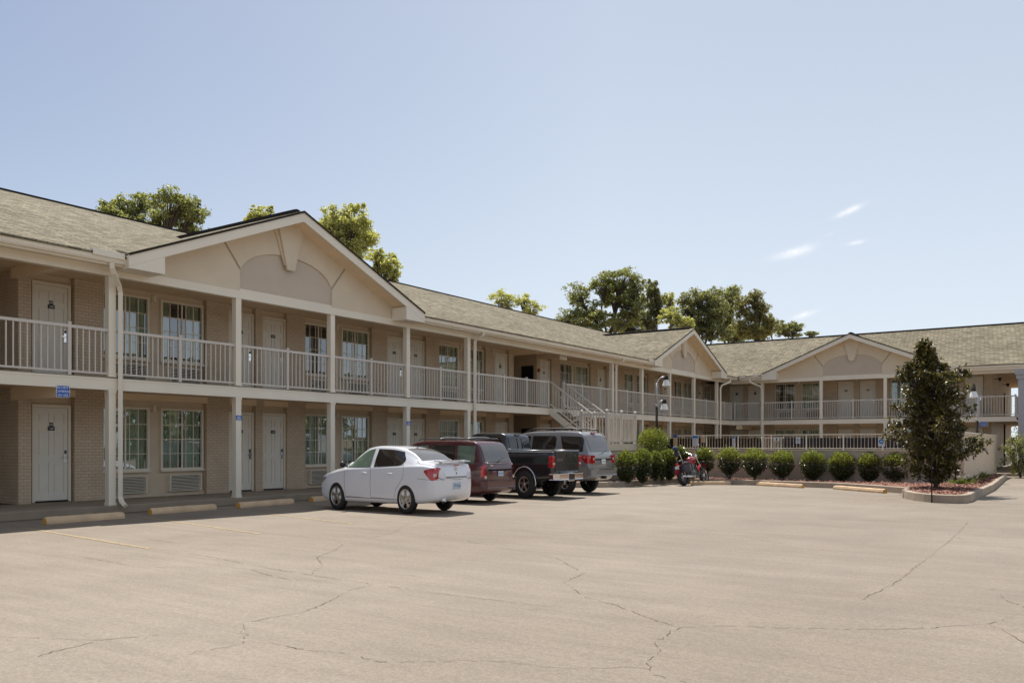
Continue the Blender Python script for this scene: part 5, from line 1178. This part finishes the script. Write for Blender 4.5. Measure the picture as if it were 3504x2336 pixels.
for x in (-1.6, -.4): e = MB(); e.tube([(x, -.66, 1.79)] + [(x, y, 1.845 - .03 * (y / .6) ** 4) for y in lin(-.6, .6, 7)] + [(x, .66, 1.79)], .014, 6); e.build('rack_bar', 'steel', vr)
q = MB(); q.box(-2.49, -2.475, -.15, .15, .76, .90, 0).text('RUW 48', .07, MX((-2.492, 0, .83), (0, -1, 0), (0, 0, 1)), 1); q.build('licence_plate', ['plate', 'plateb'], vr, fix=False)
e = MB(); e.prism([(-2.53, -.80, .44), (-2.44, -.90, .44), (-2.3, -.93, .44), (-2.3, .93, .44), (-2.44, .90, .44), (-2.53, .80, .44)], (0, 0, .20)); e.build('rear_bumper', 'red_paint', vr, bevel=.02)
e = MB(); e.tube([(-2.45, .1, 1.17), (-2.42, -.25, 1.27)], .010, 5).tube([(-2.47, .14, 1.15), (-2.43, .1, 1.18)], .02, 6); e.build('wiper', 'black', vr)
MB().box(-2.465, -2.44, .42, .58, 1.04, 1.08).build('badge', 'chrome', vr)
e = MB(); e.tube([(-2.38, .72, 1.14), (-2.44, .6, 1.13), (-2.45, 0, 1.12), (-2.44, -.6, 1.13), (-2.38, -.72, 1.14)], .008, 4); e.build('glass_trim', 'steel', vr)

vr.scale = (KX * .93, KX * .95, .90)
# --- black pickup ----------------------------------------------------------
K = dict(zb=([-2.75, -2.6, -2.0, 2.2, 2.7], [.56, .52, .48, .46, .52]),
 w=([-2.75, -2.72, -2.5, -2.0, 0, 2.0, 2.5, 2.72], [.86, .93, .95, .96, .96, .96, .90, .70]),
 belt=([-2.75, 0, 1.2, 2.7], [1.20, 1.20, 1.16, 1.0]),
 zt=([-2.75, -.90, -.84, -.76, -.68, -.4, .5, .75, 1.1, 1.45, 1.8, 2.5, 2.7], [1.30, 1.30, 1.34, 1.62, 1.76, 1.82, 1.82, 1.78, 1.52, 1.26, 1.20, 1.12, 1.0]),
 wt=([-2.75, -.92, -.76, -.3, .7, 1.4, 2.5, 2.7], [.90, .90, .72, .70, .70, .78, .76, .60]), crown=.05)
c3 = Car(K); pr_ = car_root(-13.92, 20.0, PI, 'black pickup truck with chrome bumper, between the minivan and the silver wagon', 'parked_pickup')
b = c3.body(-2.75, 2.72, {}, 130).build('body', ['black_paint', 'dark'], pr_); arch_cut(b, {-1.62: .40, 1.72: .40}, .47, .96, (-2.66, -.95, -.80, .80, 1.13, 1.6))
for x in (-1.62, 1.72):
    for y in (-.84, .84): wheel(pr_, x, y, .39, .215, .25, 5, 'alloy', .09)
    for sg in (-1, 1):
        e = MB(); e.tube([(x + .475 * math.cos(a), sg * (.962), .40 + .475 * math.sin(a)) for a in [R(-8) + R(196) * i / 16 for i in range(17)]], .019, 6); e.build('wheel_arch_trim', 'chrome', pr_)
hi3 = ([-.7, -.5, .6, .9, 1.3], [1.60, 1.68, 1.68, 1.54, 1.28]); lo3 = ([-.7, 1.3], [1.26, 1.22])
glass(win_cols(lin(-.58, -.05, 8), lo3, hi3), 'carglass', 'rear_side_window', c3, pr_); glass(win_cols(lin(.05, 1.2, 10), lo3, hi3), 'carglass', 'front_window', c3, pr_)
rear_glass(c3, pr_, 0, 0, lin(-.822, -.725, 10), .64, 'carglass')
for y in (-.14, .14): e = MB(); e.tube([(-.85, y, 1.36), (-.77, y, 1.66)], .010, 5); e.build('slider_bar', 'black', pr_)
MB().box(-.735, -.66, -.14, .14, 1.735, 1.775).build('brake_light', 'grey_trim', pr_); MB().box(-.86, -.82, .62, .78, 1.335, 1.365).build('door_sticker', 'white', pr_)
tg_ = MB(); tg_.box(-2.785, -2.752, -.78, .78, .74, 1.30, 0); tail = tg_.build('tailgate', 'black_paint', pr_, bevel=.015)
q = MB(); q.text('DODGE', .105, MX((-2.789, .52, 1.06), (0, -1, 0), (0, 0, 1)), 0, .002); q.build('tailgate_lettering', 'chrome', tail, fix=False)
MB().box(-2.80, -2.786, -.08, .06, 1.13, 1.20).build('handle', 'black', tail); MB().lathe([(.055, -2.795), (.055, -2.786)], (0, 0, 0), 'x', 6).build('badge', 'seam', tail).location = (0, -.47, 1.17)
for sg in (1, -1):
    MB().box(-2.775, -2.60, sg * .875 - .07, sg * .875 + .085, .86, 1.16).build('tail_light', 'red_lens', pr_, bevel=.015); MB().box(-2.779, -2.74, sg * .875 - .06, sg * .875 + .075, .93, .985).build('reversing_lamp', 'clear_lens', pr_)
    MB().blob((1.15, sg * 1.06, 1.28), (.07, .11, .10)).build('door_mirror', 'black', pr_)
bp = MB(); bp.prism([(-2.95, -.80, .52), (-2.80, -.95, .52), (-2.62, -.96, .52), (-2.62, .96, .52), (-2.80, .95, .52), (-2.95, .80, .52)], (0, 0, .17), 0); bp.box(-2.955, -2.90, -.22, .22, .48, .70, 1); bp.build('rear_bumper', ['chrome', 'black'], pr_, bevel=.02)
build_pieces(c3.seam([(.02, 1.18), (.02, .56), (1.3, .56), (1.28, 1.2)]), 'door_seam', 'seam', pr_); MB().lathe([(.07, .964), (.07, .955)], (-.95, 0, .98), 'y', 16).build('fuel_cap', 'seam', pr_)
e = MB(); e.tube([(-2.7, .93, 1.315), (-.9, .93, 1.315)], .012, 5).tube([(-2.7, -.93, 1.315), (-.9, -.93, 1.315)], .012, 5); e.build('bed_rail_cap', 'steel', pr_)
e = MB(); e.tube([(-1.62, -.7, .40), (-1.62, .7, .40)], .05, 8).blob((-1.62, 0, .40), (.16, .14, .15)); e.build('rear_axle', 'black', pr_)

# --- silver wagon -------------------------------------------------------------
K = dict(zb=([-2.55, -2.4, -2.0, 2.0, 2.5], [.50, .42, .40, .36, .46]),
 w=([-2.57, -2.53, -2.42, -2.1, -1.5, 1.5, 2.2, 2.5], [.76, .90, .965, .985, .99, .99, .90, .60]),
 belt=([-2.57, -2.2, 0, 1.4, 2.0, 2.5], [1.18, 1.22, 1.18, 1.12, 1.02, .8]),
 zt=([-2.57, -2.53, -2.46, -2.28, -2.14, -1.95, -1.2, 0, .6, .9, 1.3, 1.65, 2.1, 2.5], [1.05, 1.18, 1.27, 1.62, 1.80, 1.865, 1.90, 1.89, 1.83, 1.72, 1.43, 1.22, 1.12, .88]),
 wt=([-2.57, -2.45, -2.1, -1.8, 0, 1.0, 1.7, 2.3, 2.5], [.76, .84, .76, .74, .74, .74, .82, .7, .5]), crown=.05)
c4 = Car(K); sr = car_root(-13.90, 22.35, PI, 'silver sport wagon with black roof rails, last in the row beside the hedge', 'parked_suv')
b = c4.body(-2.57, 2.5, {}).build('body', ['silver_paint', 'dark'], sr); arch_cut(b, {-1.50: .40, 1.50: .40}, .45, .99)
for x in (-1.50, 1.50):
    for y in (-.88, .88): wheel(sr, x, y, .38, .22, .25, 5, 'alloy', .09)
hi4 = ([-2.25, -2.1, 0, .7, 1.0, 1.35], [1.60, 1.71, 1.74, 1.70, 1.54, 1.28]); lo4 = ([-2.3, 1.4], [1.27, 1.20])
def tapered(cols, k=3, d=.30):   # rearward-leaning pillar edge
    n = len(cols); return cols
q1 = win_cols(lin(-2.22, -1.20, 14), lo4, hi4); q1 = q1[:-3] + [(x, a + .10 * (i + 1) ** 1.4 * 1.1, b_) for i, (x, a, b_) in enumerate(q1[-3:])]
glass(q1, 'carglass', 'quarter_window', c4, sr)
q2 = win_cols(lin(-1.04, .02, 14), lo4, hi4); q2 = [(x, a + (.16 if i == 0 else .05 if i == 1 else 0), b_ - (.07 if i == 0 else 0)) for i, (x, a, b_) in enumerate(q2)]
glass(q2, 'carglass', 'rear_door_window', c4, sr); glass(win_cols(lin(.12, 1.24, 12), lo4, hi4), 'carglass', 'front_window', c4, sr)
rear_glass(c4, sr, 0, 0, lin(-2.455, -2.19, 12), .74, 'cargrey')
build_pieces(c4.seam([(-.0 + .07, 1.25), (.07, .5), (-.98, .5), (-1.1, .8), (-1.14, 1.3)]), 'door_seam', 'seam', sr); build_pieces(c4.seam([(1.3, 1.2), (1.28, .5), (.07, .5)]), 'door_seam', 'seam', sr)
build_pieces(c4.patch_side([(x, .47, .78) for x in lin(-1.03, .98, 14)], .012), 'side_cladding', 'grey_trim', sr, False); build_pieces(c4.patch_side([(x, .50, .82) for x in lin(-2.5, -2.0, 6)], .012), 'bumper_cladding', 'grey_trim', sr, False)
for sg in (1, -1):
    e = MB(); e.tube([(-2.05, sg * .66, 1.86), (-1.95, sg * .66, 1.925)] + [(x, sg * .66, 1.955) for x in (-1.6, -.8, 0)] + [(.35, sg * .66, 1.90), (.45, sg * .66, 1.85)], .022, 6).tube([(-.85, sg * .66, 1.88), (-.85, sg * .66, 1.95)], .035, 6); e.build('roof_rail', 'black', sr)
    c4.patch_side([(x, pchip([-2.54, -2.40, -2.12], [.92, .93, 1.14], x), pchip([-2.54, -2.4, -2.12], [1.16, 1.17, 1.17], x)) for x in lin(-2.54, -2.12, 9)], .012, (sg,)).build('tail_light', 'red_lens', sr, fix=False)
    t_ = MB(); t_.box(-2.60, -2.53, sg * .78 - .10, sg * .78 + .09, .93, 1.16, 0).blob((-2.602, sg * .77, 1.05), (.012, .05, .035), 1); t_.build('tail_light', ['red_lens', 'clear_lens'], sr, bevel=0)
    MB().blob((1.1, sg * 1.08, 1.27), (.07, .11, .09)).build('door_mirror', 'silver_paint', sr)
MB().box(-2.19, -2.10, -.14, .14, 1.80, 1.84).build('brake_light', 'red_lens', sr)
q = MB(); q.box(-2.605, -2.59, -.15, .15, .90, 1.04, 0).text('512 KDL', .06, MX((-2.607, 0, .97), (0, -1, 0), (0, 0, 1)), 1); q.build('licence_plate', ['paperw', 'plateb'], sr, fix=False)
e = MB(); e.prism([(-2.74, -.78, .56), (-2.62, -.96, .56), (-2.45, -.99, .56), (-2.45, .99, .56), (-2.62, .96, .56), (-2.74, .78, .56)], (0, 0, .20)); e.build('rear_bumper', 'silver_paint', sr, bevel=.025)
e = MB(); e.box(-2.752, -2.742, -.62, .62, .735, .765); e.build('bumper_trim', 'chrome', sr); e = MB(); e.tube([(-2.58, .1, 1.21), (-2.54, -.28, 1.30)], .010, 5); e.build('wiper', 'black', sr)
MB().box(-2.70, -2.5, -.06, .06, .46, .54).build('tow_hitch', 'black', sr)

# ================================================================== MOTORCYCLE
def motorcycle():
    f = Vector(gp(2401, 1657)); rr = Vector(gp(2350, 1661)); mid = (f + rr) / 2
    r = empty('motorcycle', (mid.x, mid.y, 0), 0); d = (f - rr); rz = math.atan2(d.y, d.x) 
    rz = R(80); tag(r, 'red cruiser motorcycle leaning on its stand before the shrubs', 'motorcycle')
    L = 1.45; lean = R(-13)
    def P(name, mb, m, parent=None): 
        o = mb.build(name, m); o.parent = parent or r; return o
    r.rotation_euler = (lean, 0, 0); r.rotation_mode = 'XYZ'
    Rm = Matrix.Rotation(rz, 4, 'Z') @ Matrix.Rotation(R(-12), 4, 'X'); r.matrix_world = Matrix.Translation((mid.x, mid.y, 0.0)) @ Rm @ Matrix.Diagonal((.92, .85, 1.12, 1))
    def wh(name, x, rad, w):
        t = MB(); t.lathe([(rad - .09, -w / 2), (rad - .03, -w / 2), (rad, -w * .25), (rad, w * .25), (rad - .03, w / 2), (rad - .09, w / 2)], (x, 0, rad), 'y', 28, caps=False)
        o = P(name, t, 'tyre'); s_ = MB(); s_.lathe([(rad - .085, -.03), (rad - .10, 0), (rad - .085, .03)], (x, 0, rad), 'y', 28, caps=False).lathe([(.05, -.06), (.05, .06)], (x, 0, rad), 'y', 12)
        for k in range(14): a = k * 2 * PI / 14; s_.tube([(x + .05 * math.cos(a), .03 * (-1) ** k, rad + .05 * math.sin(a)), (x + (rad - .09) * math.cos(a + .2), 0, rad + (rad - .09) * math.sin(a + .2))], .006, 4)
        P('rim', s_, 'chrome', o)
    wh('wheel', -L / 2, .31, .17); wh('wheel', L / 2 + .10, .32, .10)
    def fender(x, z, rad, a0, a1, w, m, nm):
        mb = MB(); n = 12
        for i in range(n):
            A, B_ = R(a0 + (a1 - a0) * i / n), R(a0 + (a1 - a0) * (i + 1) / n)
            q = [(x + rad * math.cos(A), z + rad * math.sin(A)), (x + rad * math.cos(B_), z + rad * math.sin(B_))]
            mb.prism([(q[0][0], -w / 2, q[0][1]), (q[1][0], -w / 2, q[1][1]), (q[1][0], w / 2, q[1][1]), (q[0][0], w / 2, q[0][1])], (.0, 0, .012))
        P(nm, mb, m)
    fender(-L / 2, .31, .37, 70, 170, .17, 'moto_red', 'rear_fender'); fender(L / 2 + .10, .32, .36, 40, 160, .12, 'moto_red', 'front_fender')
    P('fuel_tank', MB().blob((.10, 0, .82), (.30, .15, .13)), 'moto_red'); P('seat', MB().blob((-.36, 0, .72), (.28, .15, .07)).blob((-.66, 0, .79), (.16, .12, .05)), 'leather')
    e = MB(); e.tube([(-.62, -.12, .55), (-.86, -.12, 1.10), (-.86, .12, 1.10), (-.62, .12, .55)], .014, 6); P('sissy_bar', e, 'chrome'); P('backrest', MB().blob((-.84, 0, 1.05), (.05, .14, .12)), 'leather')
    P('bundle', MB().blob((-.88, .02, 1.22), (.09, .13, .07)), 'denim')
    for sg in (-1, 1):
        e = MB(); e.box(-.92, -.48, sg * .21 - .07, sg * .21 + .07, .42, .66); P('saddlebag', MB().add(e.v, e.f), 'leather')
        e = MB(); e.tube([(L / 2 + .10, sg * .09, .32), (.36, sg * .09, .90), (.30, sg * .09, 1.0)], .022, 8); P('fork', e, 'chrome')
        e = MB(); e.tube([(-.9, sg * .13, .30), (-.2, sg * .15, .27), (.25, sg * .14, .25), (.42, sg * .1, .42)], .032, 8); P('exhaust_pipe', e, 'chrome')
        P('indicator', MB().blob((-.80, sg * .17, .70), (.03, .03, .03)), 'orange_lens'); P('footpeg', MB().tube([(.3, sg * .1, .32), (.3, sg * .28, .31)], .02, 6), 'black')
    e = MB(); e.tube([(.18, -.38, 1.08), (.24, -.30, 1.14), (.32, -.10, 1.02), (.32, .10, 1.02), (.24, .30, 1.14), (.18, .38, 1.08)], .014, 6); P('handlebar', e, 'chrome')
    for sg in (-1, 1): P('mirror', MB().blob((.26, sg * .36, 1.27), (.02, .06, .04)).tube([(.26, sg * .28, 1.13), (.26, sg * .34, 1.26)], .007, 4), 'chrome')
    P('headlight', MB().blob((.45, 0, .95), (.10, .09, .09)), 'chrome'); P('rear_plate', MB().box(-1.02, -1.005, -.09, .09, .52, .64), 'paperw'); P('tail_light', MB().blob((-1.0, 0, .70), (.05, .07, .04)), 'red_lens')
    e = MB(); e.lathe([(.11, -.10), (.12, 0), (.11, .10)], (.08, 0, .38), 'y', 14).box(-.18, .05, -.1, .1, .28, .46)
    for a, t_ in ((R(60), .0), (R(112), .0)):
        for k in range(6): q = .11 + k * .034; cx, cz = .10 + q * math.cos(a), .40 + q * math.sin(a); e.lathe([(.085, -.008), (.085, .008)], (cx, 0, cz), 'y', 10)
    P('engine', e, 'steel'); P('air_cleaner', MB().lathe([(.085, .10), (.085, .17), (.06, .185)], (.14, 0, .62), 'y', 16), 'chrome')
    e = MB(); e.tube([(.30, 0, .95), (.42, 0, .42), (.3, 0, .24), (-.35, 0, .24), (-.45, 0, .5), (-.3, 0, .66), (.25, 0, .88)], .02, 6); P('frame', e, 'black'); P('kickstand', MB().tube([(-.05, .12, .28), (-.0, .34, -.02)], .013, 5), 'black')
motorcycle()

# ================================================================== CAMERA, SKY, SUN
cam = bpy.data.cameras.new('camera'); co = bpy.data.objects.new('camera', cam); C.objects.link(co)
co.location = (0, 0, EYE); co.rotation_euler = (R(90), 0, ALPHA); cam.sensor_width = 36; cam.lens = 36 * F / 3504
cam.shift_y = (HOR - 1168) / 3504; cam.clip_end = 3000; cam.clip_start = .1
bpy.context.scene.camera = co
sv = Vector((-.33, .30, 1.0)).normalized(); elev = math.asin(sv.z); azi = math.atan2(sv.x, sv.y)
sun = bpy.data.lights.new('sun', 'SUN'); sun.energy = 4.4; sun.angle = R(.53); sun.color = (1, .955, .88)
so = bpy.data.objects.new('sun', sun); C.objects.link(so); so.rotation_euler = sv.to_track_quat('Z', 'Y').to_euler(); so.location = (0, 0, 40)
t = NT(world.node_tree); bg = world.node_tree.nodes['Background']
sky = t.n('ShaderNodeTexSky', sky_type='NISHITA'); sky.sun_disc = False; sky.sun_elevation = elev; sky.sun_rotation = azi; sky.altitude = 200; sky.air_density = 1.0; sky.dust_density = 1.2; sky.ozone_density = 1.3
tc = t.n('ShaderNodeTexCoord'); D = tc.outputs['Generated']; sp = t.n('ShaderNodeSeparateXYZ'); t.l(D, sp.inputs[0])
hz = t.math('POWER', t.math('SUBTRACT', 1.0, t.math('MAXIMUM', sp.outputs[2], 0.0)), 3.2)          # thicker air low down
dt = t.n('ShaderNodeVectorMath', operation='DOT_PRODUCT'); t.l(D, dt.inputs[0]); dt.inputs[1].default_value = (CA, SA, 0)
az = t.math('MINIMUM', t.math('MAXIMUM', t.math('DIVIDE', t.math('ADD', dt.outputs['Value'], 0.5), 0.6), 0.0), 1.0)
hz = t.math('ADD', t.math('ADD', t.math('MULTIPLY', hz, 0.55), t.math('MULTIPLY', az, 0.40)), 0.06)
hz = t.math('MINIMUM', t.math('MAXIMUM', hz, 0.0), 0.92)
col = t.mix(hz, t.mix(1.0, sky.outputs[0], (0.64, 0.60, 0.60), 'MULTIPLY'), (4.75, 5.25, 5.8))
# a few small fair-weather wisps at fixed bearings
nz = t.n('ShaderNodeTexNoise', i_Scale=38.0, i_Detail=6.0, i_Roughness=0.65); t.l(D, nz.inputs['Vector'])
tot = None
for px, py, rx, ry, sl, amp in ((2715, 864, 62, 15, .30, 1.0), (2905, 722, 44, 10, .45, .8), (2750, 1077, 40, 9, .30, .9), (2930, 830, 34, 7, .2, .45), (2840, 800, 20, 5, .4, .2)):
    v = Vector(at(px, 1.0, py)) - Vector((0, 0, EYE)); v.normalize(); rt = Vector((CA, SA, 0)); upv = rt.cross(v) * -1; upv = v.cross(rt) * -1
    rt2 = (rt * math.cos(sl) + upv * math.sin(sl)); up2 = (upv * math.cos(sl) - rt * math.sin(sl)); k = 1 / F * .8
    ds = []
    for ax, rad in ((rt2, rx * k), (up2, ry * k)):
        d = t.n('ShaderNodeVectorMath', operation='DOT_PRODUCT'); t.l(D, d.inputs[0]); d.inputs[1].default_value = ax
        q = t.math('DIVIDE', t.math('SUBTRACT', d.outputs['Value'], ax.dot(v)), rad); ds.append(t.math('MULTIPLY', q, q))
    m_ = t.math('MULTIPLY', t.math('EXPONENT', t.math('MULTIPLY', t.math('ADD', ds[0], ds[1]), -1.0)), amp)
    fr = t.n('ShaderNodeVectorMath', operation='DOT_PRODUCT'); t.l(D, fr.inputs[0]); fr.inputs[1].default_value = v
    m_ = t.math('MULTIPLY', m_, t.math('GREATER_THAN', fr.outputs['Value'], 0.0)); tot = m_ if tot is None else t.math('ADD', tot, m_)
cl = t.math('MULTIPLY', tot, t.math('MINIMUM', t.math('MAXIMUM', t.math('MULTIPLY', t.math('SUBTRACT', nz.outputs[0], .30), 3.0), 0.0), 1.0))
col = t.mix(t.math('MINIMUM', cl, 0.9), col, (6.6, 6.6, 6.7))
t.l(col, bg.inputs[0]); bg.inputs[1].default_value = 0.125
sc_ = bpy.context.scene; sc_.view_settings.view_transform = 'Standard'; sc_.view_settings.look = 'None'; sc_.view_settings.exposure = 0.45; sc_.view_settings.gamma = 1
sc_.cycles.max_bounces = 8; sc_.cycles.transparent_max_bounces = 12
sc_.render.film_transparent = False
